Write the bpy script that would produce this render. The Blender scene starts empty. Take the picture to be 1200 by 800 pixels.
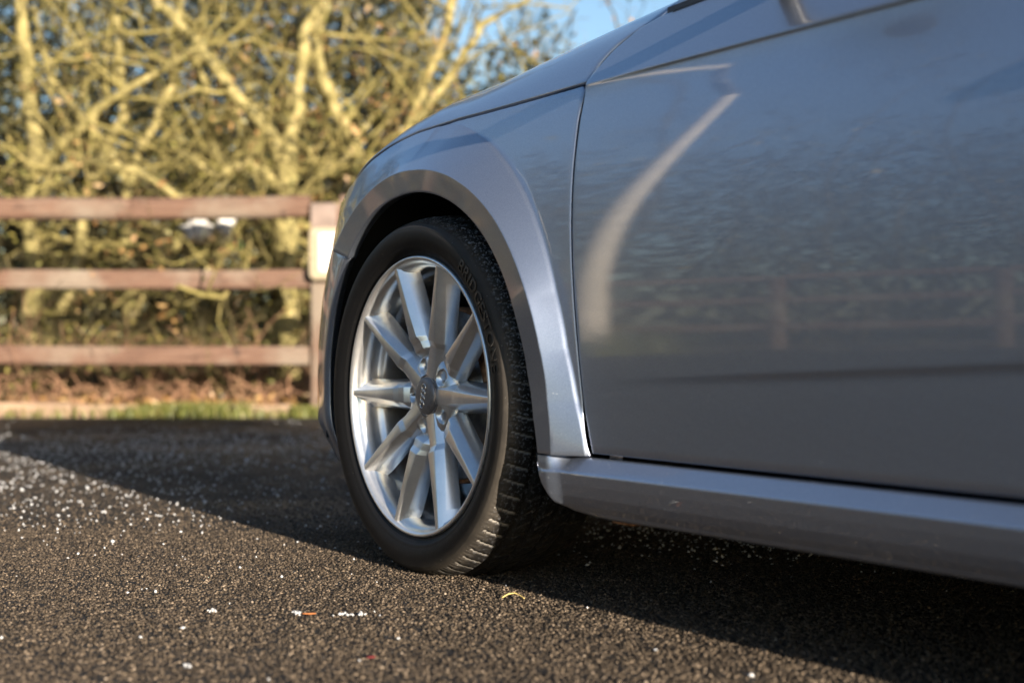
import bpy, bmesh, math, random
import numpy as np
from mathutils import Vector, Matrix
random.seed(7); rng = np.random.default_rng(11)
SC = bpy.context.scene; COL = SC.collection
R = math.radians

# ---------------------------------------------------------------- camera, sky, sun, exposure
CAM_H = .394; GZ = .010                        # GZ: tarmac level
cam = bpy.data.cameras.new('camera'); cam_o = bpy.data.objects.new('camera', cam); COL.objects.link(cam_o)
cam.sensor_width = 36; cam.lens = 36 * 1667 / 1200; cam.clip_start = .05; cam.clip_end = 2000
cam_o.location = (0, 0, CAM_H); cam_o.rotation_euler = (R(90) + 10 / 1667, 0, 0)
cam.dof.use_dof = True; cam.dof.focus_distance = 2.40; cam.dof.aperture_fstop = 2.8; cam.dof.aperture_blades = 9
SC.camera = cam_o

SUN_EL, SUN_AZ = R(11.5), R(149.6)             # azimuth clockwise from +Y
w = bpy.data.worlds.new('World'); SC.world = w; w.use_nodes = True
nt = w.node_tree; sky = nt.nodes.new('ShaderNodeTexSky'); sky.sky_type = 'NISHITA'; sky.sun_disc = False
sky.sun_elevation = SUN_EL; sky.sun_rotation = SUN_AZ; sky.air_density = 1.0; sky.dust_density = .8; sky.ozone_density = 2.2
nt.links.new(sky.outputs[0], nt.nodes['Background'].inputs[0]); nt.nodes['Background'].inputs[1].default_value = .072
sl = bpy.data.lights.new('sun', 'SUN'); sl.energy = 5.0; sl.angle = R(.5); sl.color = (1, .86, .69)
sun = bpy.data.objects.new('sun', sl); COL.objects.link(sun)
sd = Vector((math.sin(SUN_AZ) * math.cos(SUN_EL), math.cos(SUN_AZ) * math.cos(SUN_EL), math.sin(SUN_EL)))
sun.rotation_euler = sd.to_track_quat('Z', 'Y').to_euler(); sun.location = (8, -14, 6)
SC.view_settings.view_transform = 'Standard'; SC.view_settings.look = 'None'
SC.view_settings.exposure = 1.6; SC.view_settings.gamma = 1; SC.view_settings.use_curve_mapping = False
SC.render.engine = 'CYCLES'; SC.cycles.use_denoising = True; SC.cycles.max_bounces = 6; SC.cycles.caustics_reflective = False
SC.cycles.caustics_refractive = False; SC.cycles.sample_clamp_indirect = 4

# ---------------------------------------------------------------- helpers
def tag(o, label=None, cat=None, group=None, kind=None):
    for k, v in (('label', label), ('category', cat), ('group', group), ('kind', kind)):
        if v: o[k] = v
    return o
def empty(name, loc=(0, 0, 0), rz=0):
    o = bpy.data.objects.new(name, None); COL.objects.link(o); o.location = loc; o.rotation_euler = (0, 0, rz)
    o.empty_display_size = .1
    return o
def link(name, me, mat=None, parent=None, smooth=True):
    me.name = name
    if mat is not None: me.materials.append(mat)
    if smooth: me.polygons.foreach_set('use_smooth', np.ones(len(me.polygons), bool))
    o = bpy.data.objects.new(name, me); COL.objects.link(o)
    if parent: o.parent = parent
    return o
def fast_mesh(V, F):
    "V (n,3), F (m,k) all of one size"
    V = np.ascontiguousarray(V, np.float32).reshape(-1, 3); F = np.ascontiguousarray(F, np.int32); m, k = F.shape
    me = bpy.data.meshes.new('m'); me.vertices.add(len(V)); me.vertices.foreach_set('co', V.ravel())
    me.loops.add(m * k); me.loops.foreach_set('vertex_index', F.ravel())
    me.polygons.add(m); me.polygons.foreach_set('loop_start', np.arange(0, m * k, k, dtype=np.int32))
    me.update(calc_edges=True)
    return me
class Acc:
    "collects tubes / boxes / grids of quads into one mesh"
    def __init__(s): s.V = []; s.F = []; s.n = 0
    def add(s, V, F):
        V = np.asarray(V, float).reshape(-1, 3); s.V.append(V); s.F.append(np.asarray(F, int).reshape(-1, 4) + s.n); s.n += len(V)
    def grid(s, P, closed_u=False, closed_v=False):
        P = np.asarray(P, float); nu, nv = P.shape[:2]; idx = np.arange(nu * nv).reshape(nu, nv)
        if closed_u: idx = np.vstack([idx, idx[:1]])
        if closed_v: idx = np.hstack([idx, idx[:, :1]])
        s.add(P, np.stack([idx[:-1, :-1], idx[1:, :-1], idx[1:, 1:], idx[:-1, 1:]], -1).reshape(-1, 4))
    def tube(s, P, r, n=6, caps=True):
        P = np.asarray(P, float); r = np.broadcast_to(np.asarray(r, float), (len(P),))
        T = np.gradient(P, axis=0); T /= np.linalg.norm(T, axis=1)[:, None] + 1e-9
        ref = np.array([0, 0, 1.]) if abs(T[:, 2]).mean() < .8 else np.array([1., 0, 0])
        A = np.cross(T, ref); A /= np.linalg.norm(A, axis=1)[:, None] + 1e-9; B = np.cross(T, A)
        a = np.arange(n) * 2 * np.pi / n
        G = P[:, None] + r[:, None, None] * (np.cos(a)[None, :, None] * A[:, None] + np.sin(a)[None, :, None] * B[:, None])
        s.grid(G, closed_v=True)
        if caps and n == 6:
            for e, o in ((0, 1), (len(P) - 1, -1)):
                b = G[e]; s.add(b, [[0, 1, 2, 3][::o], [0, 3, 4, 5][::o]])
    def box(s, c, d, M=None):
        x, y, z = np.asarray(d, float) / 2
        V = np.array([[-x, -y, -z], [x, -y, -z], [x, y, -z], [-x, y, -z], [-x, -y, z], [x, -y, z], [x, y, z], [-x, y, z]])
        if M is not None: V = V @ np.asarray(M).T
        s.add(V + np.asarray(c, float), [[0, 3, 2, 1], [4, 5, 6, 7], [0, 1, 5, 4], [1, 2, 6, 5], [2, 3, 7, 6], [3, 0, 4, 7]])
    def mesh(s): return fast_mesh(np.concatenate(s.V), np.concatenate(s.F))
    def build(s, name, mat, parent=None, smooth=True, bevel=0):
        me = s.mesh()
        if bevel:
            bm = bmesh.new(); bm.from_mesh(me); bmesh.ops.bevel(bm, geom=[e for e in bm.edges if len(e.link_faces) == 2 and e.calc_face_angle() > .5], offset=bevel, segments=2, affect='EDGES', profile=.5)
            bm.to_mesh(me); bm.free()
        return link(name, me, mat, parent, smooth)
def fix_normals(o):
    bm = bmesh.new(); bm.from_mesh(o.data); bmesh.ops.recalc_face_normals(bm, faces=bm.faces); bm.to_mesh(o.data); bm.free(); return o

# ---------------------------------------------------------------- materials
def nodes(name):
    m = bpy.data.materials.new(name); m.use_nodes = True; t = m.node_tree
    return m, t, t.nodes['Principled BSDF']
def N(t, typ, **kw):
    n = t.nodes.new(typ)
    for k, v in kw.items():
        if k.startswith('i_'):
            key = k[2:]; n.inputs[int(key) if key.isdigit() else key.replace('_', ' ')].default_value = v
        else: setattr(n, k, v)
    return n
def ramp(t, fac, stops):
    r = t.nodes.new('ShaderNodeValToRGB'); e = r.color_ramp.elements
    while len(e) < len(stops): e.new(.5)
    for q, (p, c) in zip(e, stops): q.position = p; q.color = c if len(c) == 4 else (*c, 1)
    t.links.new(fac, r.inputs[0]); return r
def coords(t, obj=True): return t.nodes.new('ShaderNodeTexCoord').outputs['Object' if obj else 'Generated']
def noise(t, vec, scale, detail=4, rough=.55):
    n = N(t, 'ShaderNodeTexNoise', i_Scale=scale, i_Detail=detail, i_Roughness=rough); t.links.new(vec, n.inputs['Vector']); return n.outputs['Fac']
def bump(t, b, height, strength, dist):
    n = N(t, 'ShaderNodeBump', i_Strength=strength, i_Distance=dist); t.links.new(height, n.inputs['Height']); t.links.new(n.outputs[0], b.inputs['Normal']); return n
def simple(name, col, rough=.5, metal=0, coat=0, nscale=0, var=.25, bumpd=0, stretch=None, spec=None):
    m, t, b = nodes(name); b.inputs['Base Color'].default_value = (*col, 1); b.inputs['Roughness'].default_value = rough
    b.inputs['Metallic'].default_value = metal; b.inputs['Coat Weight'].default_value = coat
    if spec is not None: b.inputs['Specular IOR Level'].default_value = spec
    if nscale:
        v = coords(t)
        if stretch:
            mp = N(t, 'ShaderNodeMapping'); mp.inputs['Scale'].default_value = stretch; t.links.new(v, mp.inputs[0]); v = mp.outputs[0]
        f = noise(t, v, nscale)
        r = ramp(t, f, [(.3, [c * (1 - var) for c in col]), (.7, [min(1, c * (1 + var)) for c in col])]); t.links.new(r.outputs[0], b.inputs['Base Color'])
        if bumpd: bump(t, b, f, .8, bumpd)
    return m
def mix_col(t, fac, a, bcol):
    n = t.nodes.new('ShaderNodeMix'); n.data_type = 'RGBA'
    t.links.new(fac, n.inputs[0])
    for s, v in ((6, a), (7, bcol)):
        if hasattr(v, 'is_linked'): t.links.new(v, n.inputs[s])
        else: n.inputs[s].default_value = (*v, 1)
    return n.outputs[2]
def mix_f(t, fac, a, bv):
    n = t.nodes.new('ShaderNodeMix'); t.links.new(fac, n.inputs[0])
    for s, v in ((2, a), (3, bv)):
        if hasattr(v, 'is_linked'): t.links.new(v, n.inputs[s])
        else: n.inputs[s].default_value = v
    return n.outputs[0]
def math_n(t, op, a, bv=None, c=None):
    n = t.nodes.new('ShaderNodeMath'); n.operation = op
    for i, v in enumerate((a, bv, c)):
        if v is None: continue
        if hasattr(v, 'is_linked'): t.links.new(v, n.inputs[i])
        else: n.inputs[i].default_value = v
    return n.outputs[0]

def paint_material():
    m, t, b = nodes('metallic_grey_paint'); v = coords(t)
    fl = N(t, 'ShaderNodeTexVoronoi', i_Scale=1400.); t.links.new(v, fl.inputs['Vector'])
    base = ramp(t, fl.outputs['Color'], [(0, (.25, .29, .375)), (1, (.36, .41, .515))])
    sp = noise(t, v, 260, 2, .6); big = noise(t, v, 9, 3)
    sep = t.nodes.new('ShaderNodeSeparateXYZ'); t.links.new(v, sep.inputs[0])
    low = N(t, 'ShaderNodeMapRange'); low.inputs[1].default_value = .48; low.inputs[2].default_value = .16; low.inputs[3].default_value = 0; low.inputs[4].default_value = .06
    t.links.new(sep.outputs[2], low.inputs[0])
    thr = math_n(t, 'ADD', math_n(t, 'MULTIPLY', big, .10), low.outputs[0])      # salt spray specks, denser low on the body
    spk = N(t, 'ShaderNodeMapRange'); spk.inputs[1].default_value = .80; spk.inputs[2].default_value = .86
    t.links.new(math_n(t, 'ADD', sp, thr), spk.inputs[0])
    t.links.new(mix_col(t, math_n(t, 'MULTIPLY', spk.outputs[0], .55), base.outputs[0], (.62, .64, .68)), b.inputs['Base Color'])
    t.links.new(mix_f(t, spk.outputs[0], .88, .0), b.inputs['Metallic'])
    b.inputs['Roughness'].default_value = .38
    b.inputs['Coat Weight'].default_value = 1; b.inputs['Coat Roughness'].default_value = .03; b.inputs['Coat IOR'].default_value = 1.66
    op = noise(t, v, 220, 2); bump(t, b, op, .006, .0004)
    return m
M_PAINT = paint_material()
M_BLACK = simple('black_plastic', (.012, .012, .013), .45, nscale=60, var=.3)
M_DARK = simple('dark_underbody', (.006, .006, .006), .85, nscale=20, var=.4)
M_GLASS = simple('tinted_glass', (.008, .01, .012), .03, coat=.3)
M_RUST = simple('rusty_iron', (.42, .22, .12), .8, metal=.2, nscale=90, var=.6, bumpd=.001)
M_STEEL = simple('worn_steel', (.36, .35, .34), .38, metal=1, nscale=70, var=.3)
M_BOLT = simple('dark_bolt', (.05, .05, .055), .4, metal=.6, nscale=90, var=.3)
M_CAP = simple('satin_grey_cap', (.20, .19, .195), .42, metal=.5, nscale=120, var=.15)
M_CHROME = simple('chrome', (.75, .75, .76), .12, metal=1)

def alloy_material():
    m, t, b = nodes('silver_alloy_paint'); v = coords(t)
    f = noise(t, v, 30, 5, .65); sp = noise(t, v, 320, 2, .6)
    base = ramp(t, f, [(.3, (.72, .735, .76)), (.72, (.85, .86, .875))])
    spk = N(t, 'ShaderNodeMapRange'); spk.inputs[1].default_value = .70; spk.inputs[2].default_value = .78; t.links.new(sp, spk.inputs[0])
    t.links.new(mix_col(t, math_n(t, 'MULTIPLY', spk.outputs[0], .6), base.outputs[0], (.3, .28, .26)), b.inputs['Base Color'])
    b.inputs['Metallic'].default_value = .85; t.links.new(mix_f(t, f, .24, .36), b.inputs['Roughness'])
    b.inputs['Coat Weight'].default_value = .6; b.inputs['Coat Roughness'].default_value = .1
    bump(t, b, sp, .12, .0004)
    return m
M_ALLOY = alloy_material()
def rubber_material():
    m, t, b = nodes('dusty_rubber'); v = coords(t)
    sep = t.nodes.new('ShaderNodeSeparateXYZ'); t.links.new(v, sep.inputs[0])
    rad = math_n(t, 'SQRT', math_n(t, 'ADD', math_n(t, 'MULTIPLY', sep.outputs[0], sep.outputs[0]), math_n(t, 'MULTIPLY', sep.outputs[2], sep.outputs[2])))
    n1 = noise(t, v, 60, 5, .7); n2 = noise(t, v, 420, 3, .6); n3 = noise(t, v, 14, 3)
    ring = N(t, 'ShaderNodeMapRange'); ring.inputs[1].default_value = .286; ring.inputs[2].default_value = .306; t.links.new(math_n(t, 'ADD', rad, math_n(t, 'MULTIPLY', n1, .012)), ring.inputs[0])
    tread = N(t, 'ShaderNodeMapRange'); tread.inputs[1].default_value = .012; tread.inputs[2].default_value = .022; tread.inputs[3].default_value = 1; tread.inputs[4].default_value = .25; t.links.new(sep.outputs[1], tread.inputs[0])
    d = math_n(t, 'MULTIPLY', math_n(t, 'MULTIPLY', ring.outputs[0], tread.outputs[0]), n3)
    dirt = mix_col(t, math_n(t, 'MULTIPLY', d, .45), (.006, .006, .0066), (.16, .14, .115))
    dots = N(t, 'ShaderNodeMapRange'); dots.inputs[1].default_value = .735; dots.inputs[2].default_value = .78; t.links.new(math_n(t, 'ADD', n2, math_n(t, 'MULTIPLY', d, .09)), dots.inputs[0])
    t.links.new(mix_col(t, dots.outputs[0], dirt, (.45, .42, .38)), b.inputs['Base Color'])
    t.links.new(mix_f(t, n1, .42, .62), b.inputs['Roughness'])
    ga = N(t, 'ShaderNodeAttribute', attribute_name='groove')
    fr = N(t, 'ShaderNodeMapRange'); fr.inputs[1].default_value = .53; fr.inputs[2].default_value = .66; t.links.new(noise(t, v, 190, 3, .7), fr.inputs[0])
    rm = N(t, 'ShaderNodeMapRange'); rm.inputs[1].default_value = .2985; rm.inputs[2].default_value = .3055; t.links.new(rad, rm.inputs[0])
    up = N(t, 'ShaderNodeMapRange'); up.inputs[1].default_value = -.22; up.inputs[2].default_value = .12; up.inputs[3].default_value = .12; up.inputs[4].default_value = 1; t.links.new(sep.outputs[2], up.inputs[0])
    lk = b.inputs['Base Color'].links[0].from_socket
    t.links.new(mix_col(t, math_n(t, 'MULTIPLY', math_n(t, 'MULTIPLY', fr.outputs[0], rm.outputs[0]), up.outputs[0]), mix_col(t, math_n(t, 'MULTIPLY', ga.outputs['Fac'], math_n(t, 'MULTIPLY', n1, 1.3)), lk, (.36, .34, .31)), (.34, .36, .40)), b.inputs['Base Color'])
    bump(t, b, n1, .35, .0015); b.inputs['Specular IOR Level'].default_value = .22
    return m
M_RUBBER = rubber_material()
M_LETTER = simple('letter_rubber', (.0045, .0045, .0048), .45, nscale=80, var=.3)

def tarmac_material():
    m, t, b = nodes('wet_tarmac'); v = coords(t)
    vo = N(t, 'ShaderNodeTexVoronoi', i_Scale=150., feature='F1'); t.links.new(v, vo.inputs['Vector'])
    n1 = noise(t, v, 1.3, 4); n2 = noise(t, v, 90, 4, .7); n3 = noise(t, v, 6, 3)
    c = ramp(t, vo.outputs['Color'], [(0, (.012, .0115, .0115)), (.55, (.028, .0255, .0235)), (1, (.075, .064, .052))])
    c2 = mix_col(t, math_n(t, 'MULTIPLY', n1, .6), c.outputs[0], (.022, .02, .019)); t.links.new(c2, b.inputs['Base Color'])
    wet = N(t, 'ShaderNodeMapRange'); wet.inputs[1].default_value = .40; wet.inputs[2].default_value = .62; wet.inputs[3].default_value = .45; wet.inputs[4].default_value = .75
    t.links.new(math_n(t, 'ADD', math_n(t, 'MULTIPLY', n1, .7), math_n(t, 'MULTIPLY', n3, .3)), wet.inputs[0]); t.links.new(wet.outputs[0], b.inputs['Roughness'])
    b.inputs['Specular IOR Level'].default_value = .16
    h = math_n(t, 'ADD', math_n(t, 'MULTIPLY', math_n(t, 'SUBTRACT', 1., vo.outputs['Distance']), .7), math_n(t, 'MULTIPLY', n2, .5))
    bump(t, b, h, .9, .004)
    return m
M_TARMAC = tarmac_material()
def stone_material():
    m, t, b = nodes('tarmac_chippings'); a = N(t, 'ShaderNodeAttribute', attribute_name='tone'); v = coords(t)
    c = ramp(t, a.outputs['Fac'], [(0, (.016, .0135, .011)), (.4, (.055, .043, .032)), (.7, (.11, .085, .061)), (.9, (.20, .155, .113)), (1, (.33, .27, .21))])
    t.links.new(c.outputs[0], b.inputs['Base Color'])
    t.links.new(mix_f(t, noise(t, v, 1.3, 4), .3, .6), b.inputs['Roughness'])
    bump(t, b, noise(t, v, 700, 2), .5, .0006); b.inputs['Specular IOR Level'].default_value = .12
    return m
M_STONE = stone_material()
M_SALT = simple('grit_salt', (.44, .45, .47), .45, nscale=300, var=.12); M_SALT.node_tree.nodes['Principled BSDF'].inputs['Subsurface Weight'].default_value = .0
def bark_material(name, stops, sc=14):
    m, t, b = nodes(name); v = coords(t); f = noise(t, v, sc, 5, .65); g = noise(t, v, sc * 5, 3)
    r = ramp(t, math_n(t, 'ADD', math_n(t, 'MULTIPLY', f, .75), math_n(t, 'MULTIPLY', g, .25)), stops)
    t.links.new(r.outputs[0], b.inputs['Base Color']); b.inputs['Roughness'].default_value = .85; bump(t, b, g, .7, .008); return m
M_BARK = bark_material('mossy_bark', [(.34, (.055, .045, .02)), (.45, (.17, .145, .05)), (.56, (.31, .26, .105)), (.70, (.40, .33, .19))], 9)
M_TWIG = bark_material('green_twig', [(.3, (.08, .062, .022)), (.5, (.20, .17, .052)), (.7, (.31, .25, .11))], 6)
M_SHADEBARK = bark_material('shaded_mossy_bark', [(.3, (.02, .015, .008)), (.5, (.065, .053, .02)), (.72, (.16, .135, .055))])  # mossy bark coloured darker, standing in for shade inside the hedge
M_BRAMBLE = bark_material('dead_bramble', [(.3, (.13, .065, .04)), (.55, (.30, .17, .10)), (.75, (.42, .29, .17))], 5)
def leaf_material(name, stops):
    m, t, b = nodes(name); a = N(t, 'ShaderNodeAttribute', attribute_name='tone')
    r = ramp(t, a.outputs['Fac'], stops); t.links.new(r.outputs[0], b.inputs['Base Color']); b.inputs['Roughness'].default_value = .5
    return m
M_LEAF = leaf_material('hedge_leaf', [(0, (.008, .010, .004)), (.35, (.03, .034, .009)), (.55, (.075, .075, .018)), (.8, (.19, .17, .04)), (1, (.30, .23, .07))])
M_DRYLEAF = leaf_material('dry_leaf', [(0, (.16, .075, .025)), (.5, (.28, .16, .06)), (1, (.42, .29, .13))])
M_GRASS = leaf_material('grass_blade', [(0, (.06, .075, .015)), (.6, (.14, .155, .035)), (1, (.30, .24, .09))])
def rail_material():
    m, t, b = nodes('stained_timber'); v = coords(t); mp = N(t, 'ShaderNodeMapping'); mp.inputs['Scale'].default_value = (.5, 9, 9); t.links.new(v, mp.inputs[0])
    g = noise(t, mp.outputs[0], 8, 5, .7); w_ = noise(t, v, 2.2, 4); kn = noise(t, v, 11, 2)
    c = ramp(t, g, [(.3, (.055, .028, .018)), (.5, (.115, .062, .041)), (.72, (.18, .115, .082))])
    c2 = mix_col(t, N_range(t, w_, .48, .68), c.outputs[0], (.18, .145, .112))
    c3 = mix_col(t, N_range(t, kn, .66, .74), c2, (.05, .028, .02)); t.links.new(c3, b.inputs['Base Color']); b.inputs['Roughness'].default_value = .8; bump(t, b, g, .8, .005); return m
def N_range(t, f, a, b_):
    n = N(t, 'ShaderNodeMapRange'); n.inputs[1].default_value = a; n.inputs[2].default_value = b_; t.links.new(f, n.inputs[0]); return n.outputs[0]
M_RAIL = rail_material()
M_EDGE = simple('weathered_timber', (.24, .165, .11), .85, nscale=14, var=.4, bumpd=.005, stretch=(.25, 2, 2))
M_SOIL = simple('leaf_mould_soil', (.12, .085, .045), .95, nscale=5, var=.6, bumpd=.03)
M_FIELD = simple('rough_grass_field', (.09, .095, .035), .95, nscale=.7, var=.4)
M_CREAM = simple('cream_plastic', (.32, .27, .19), .45, nscale=40, var=.12)
M_WHITE = simple('white_plastic', (.62, .60, .56), .4, nscale=25, var=.05)
M_GREEN = simple('green_plastic', (.02, .30, .10), .4, nscale=25, var=.2)
M_POLE = simple('pale_concrete', (.62, .57, .50), .8, nscale=9, var=.18, bumpd=.003)
# ---------------------------------------------------------------- car body shape (car axes: x rearward, y inward, z up; origin under the front-left hub, y=0 on the rim lip)
def interp(x, xs, ys): return np.interp(x, xs, ys)
def softplus(x, w): return w * np.logaddexp(0, np.asarray(x, float) / w)
def kinks(x, x0, m0, ks):
    "piecewise-linear curve through (x0, 0) with slope m0, slope change dm at every (xk, dm, softness)"
    v = m0 * (x - x0)
    for xk, dm, w in ks: v = v + dm * (softplus(x - xk, w) - softplus(x0 - xk, w))
    return v
WZ = .3144                                   # hub height
SCZ = [.0, .20, .25, .40, .50, .55, .60, .64, .68, .72, .76, .82]
SCS = [.27, .272, .304, .291, .269, .252, .233, .225, .203, .173, .165, .160]
def corner(s, z):
    sc = interp(z, SCZ, SCS)
    return 1.6 * np.maximum(0, -s - sc) ** 2
def prof(z): return kinks(z, .45, -.04, [(.36, .025, .03), (.51, .065, .03), (.61, .07, .03), (.69, .09, .03), (.77, .10, .015)])
def sstep(x, a, b):
    t = np.clip((np.asarray(x, float) - a) / (b - a), 0, 1); return t * t * (3 - 2 * t)
def yplan(s): return .022 - .014 * (1 - np.exp(-softplus(np.asarray(s) - .58, .10) / .45)) - .026 * sstep(s, .05, -.30)
def y_base(s, z): return yplan(s) + prof(z) + corner(s, z)
# ---------------------------------------------------------------- ground
def sheet(name, x0, x1, y0, y1, z, nx, ny, mat, rough=0):
    X, Y = np.meshgrid(np.linspace(x0, x1, nx), np.linspace(y0, y1, ny), indexing='ij'); Z = np.full_like(X, z)
    if rough: Z = Z + rng.normal(0, rough, X.shape)
    a = Acc(); a.grid(np.stack([X, Y, Z], -1)); return tag(a.build(name, mat), kind='structure')
EDGE_Y = 8.12
sheet('ground', -900, 900, -900, 900, -.03, 2, 2, M_FIELD)
sheet('tarmac', -12.4, 30, -30, EDGE_Y, GZ, 2, 2, M_TARMAC)
sheet('verge', -14.5, 30, EDGE_Y + .02, 30, .02, 150, 80, M_SOIL, .02)
sheet('side_verge', -30, -12.42, -30, EDGE_Y + .02, .02, 60, 120, M_SOIL, .02)

OCT = np.array([[1, 0, 0], [0, 1, 0], [-1, 0, 0], [0, -1, 0], [0, 0, 1], [0, 0, -1]], float)
OCTF = np.array([[0, 1, 4], [1, 2, 4], [2, 3, 4], [3, 0, 4], [1, 0, 5], [2, 1, 5], [3, 2, 5], [0, 3, 5]])
def scatter_rocks(name, P, size, mat, tone=None, flat=.6, jit=.28, sink=.25):
    n = len(P); V = OCT[None] * (1 + rng.normal(0, jit, (n, 6, 1))) + rng.normal(0, .16, (n, 6, 3))
    a = rng.uniform(0, 2 * np.pi, n); b = rng.normal(0, .35, n)
    V[..., 2] *= flat
    x = V[..., 0] * np.cos(b)[:, None] + V[..., 2] * np.sin(b)[:, None]; z = -V[..., 0] * np.sin(b)[:, None] + V[..., 2] * np.cos(b)[:, None]
    y = V[..., 1]; V = np.stack([x * np.cos(a)[:, None] - y * np.sin(a)[:, None], x * np.sin(a)[:, None] + y * np.cos(a)[:, None], z], -1)
    V = V * size[:, None, None] + P[:, None]; V[..., 2] += (size * sink)[:, None]
    F = (OCTF[None] + (np.arange(n) * 6)[:, None, None]).reshape(-1, 3)
    me = fast_mesh(V.reshape(-1, 3), F)
    if tone is not None:
        at = me.attributes.new('tone', 'FLOAT', 'POINT'); at.data.foreach_set('value', np.repeat(tone, 6).astype(np.float32))
    return link(name, me, mat, None, smooth=False)
def field_points(n, y0, y1, power=1.0, wide=.46):
    y = y0 + (y1 - y0) * rng.uniform(0, 1, n) ** power; x = rng.uniform(-1, 1, n) * (wide * y + .15)
    return np.stack([x, y, np.full(n, GZ)], -1)
P = np.concatenate([field_points(130000, 1.45, 3.0, .8), field_points(60000, 3.0, 5.4, 1.5)])
tag(scatter_rocks('tarmac_chippings', P, rng.uniform(.0016, .0036, len(P)), M_STONE, rng.beta(1.7, 2.2, len(P)), flat=.65, sink=.10),
    'small brown and grey stone chippings bedded in the wet tarmac', 'stone chippings', kind='stuff')
# grit salt: thick far left, sparse near the wheel
def clumpy(n, cx, cy, sx, sy): return np.stack([rng.normal(cx, sx, n), rng.normal(cy, sy, n), np.full(n, GZ)], -1)
G = np.concatenate([clumpy(480, -1.5, 4.1, .45, .50), clumpy(180, -.95, 3.55, .3, .3), clumpy(1500, -1.9, 5.6, .8, .6), clumpy(2400, -1.0, 5.6, .7, .9), clumpy(110, -.9, 3.0, .4, .35),
                    clumpy(26, -.5, 2.0, .35, .3), clumpy(1500, .50, 3.15, .25, .28), field_points(900, 3, 7.8), field_points(14, 1.6, 3)])
G = G[(G[:, 1] > 1.4) & (G[:, 1] < 7.9)]
sz = rng.uniform(.0015, .0040, len(G)) * np.where(rng.uniform(size=len(G)) < .06, 1.6, 1)
tag(scatter_rocks('salt_grit', G, sz, M_SALT, None, flat=.9, sink=.55), 'white grains of gritting salt scattered over the tarmac', 'salt grit', kind='stuff')
# ---------------------------------------------------------------- the car
PHI = .58785169
car = tag(empty('car', (-.16965, 2.45704, 0), PHI - math.pi / 2), 'silver grey metallic hatchback standing close up on the wet tarmac', 'car')
WID = 1.78                                         # the far side mirrors about y = WID / 2

def panel(name, P, mat, parent=None, rnd=.0022, ret=.018, flip=None, edges=(1, 1, 1, 1), out=(0, -1, 0)):
    "sheet through grid P[u, v] with rounded, turned-in edges; edges = u0, u1, v0, v1"
    P = np.asarray(P, float)
    du = np.gradient(P, axis=0); dv = np.gradient(P, axis=1); n = np.cross(du, dv)
    n /= np.linalg.norm(n, axis=2)[..., None] + 1e-12
    c = n[P.shape[0] // 2, P.shape[1] // 2]
    if flip is None: flip = float(c @ np.array(out)) < 0
    if flip: n = -n
    def ext(P, n, ax, e0, e1):
        P = np.moveaxis(P, ax, 0); n = np.moveaxis(n, ax, 0); A, B = [P], [n]
        for side, on in ((0, e0), (-1, e1)):
            if not on: continue
            t = P[0] - P[1] if side == 0 else P[-1] - P[-2]; t = t / (np.linalg.norm(t, axis=-1)[..., None] + 1e-12)
            m = n[side]; t = t - m * (t * m).sum(-1)[..., None]; t /= np.linalg.norm(t, axis=-1)[..., None] + 1e-12
            rows = [P[side] + t * rnd * .62 - m * rnd * .2, P[side] + t * rnd * .92 - m * rnd * .6, P[side] + t * rnd - m * rnd * 1.2, P[side] + t * rnd - m * ret]
            rn = [m] * 4
            if side == 0: A.insert(0, np.stack(rows[::-1])); B.insert(0, np.stack(rn))
            else: A.append(np.stack(rows)); B.append(np.stack(rn))
        return np.moveaxis(np.concatenate(A), 0, ax), np.moveaxis(np.concatenate(B), 0, ax)
    P, n = ext(P, n, 0, edges[0], edges[1]); P, n = ext(P, n, 1, edges[2], edges[3])
    a = Acc(); a.grid(P); o = a.build(name, mat, parent); 
    me = o.data; pn = np.zeros(len(me.polygons) * 3, np.float32); me.polygons.foreach_get('normal', pn); pn = pn.reshape(P.shape[0] - 1, P.shape[1] - 1, 3)
    i, j = pn.shape[0] // 2, pn.shape[1] // 2
    if (pn[i, j] * n[i, j]).sum() < 0: me.flip_normals()
    return o
lin = lambda a, b, n: np.linspace(a, b, n)
def blend(a, b, v): return a[:, None] * (1 - v) + b[:, None] * v

# --- outlines read off the car, in car metres
R0T = [-14, -11.6, -3.6, 6.6, 17.8, 30, 43.7, 68, 97, 119, 131, 140, 149, 163, 178, 190, 202]
R0R = [.398, .388, .369, .356, .349, .347, .348, .349, .350, .352, .352, .348, .342, .336, .336, .339, .349]
R1T = [-14, -10.2, .5, 11.5, 23.6, 33.7, 45, 64, 86, 108, 125, 135, 150, 165, 185, 202]
R1R = [.433, .427, .411, .400, .393, .391, .391, .388, .387, .389, .394, .398, .395, .385, .38, .385]
R2T = [-14, -7.5, .6, 10.6, 22.6, 32.6, 42.6, 53.3, 62.7, 73.4, 82.8, 90]
R2R = [.482, .4684, .444, .4284, .4261, .4308, .4361, .4407, .4464, .4551, .4685, .4737]
_l = lambda th: -.009 * sstep(th, 2, 26) * (1 - sstep(th, 95, 140))
R0R = [r - 1.30 * _l(a) * max(0, math.cos(R(a))) for a, r in zip(R0T, R0R)]; R1R = [r - 1.30 * _l(a) * max(0, math.cos(R(a))) for a, r in zip(R1T, R1R)]
GAPZ = [.230, .2408, .3063, .3814, .4571, .5333, .6101, .6747, .740, .7944, .8175, .8445, .8695, .8735]
GAPS = [.477, .4741, .4584, .4487, .4395, .4318, .4254, .4215, .4188, .4217, .4318, .4505, .486, .494]
SHS = [-.40, -.345, -.30, -.2694, -.2079, -.1447, -.11, -.0718, -.0083, .0502, .1134, .2167, .45]
SHZ = [.672, .704, .718, .7262, .7483, .7684, .7765, .7836, .788, .7909, .791, .792, .796]
def zshut(s): return interp(s, SHS, SHZ)

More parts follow.
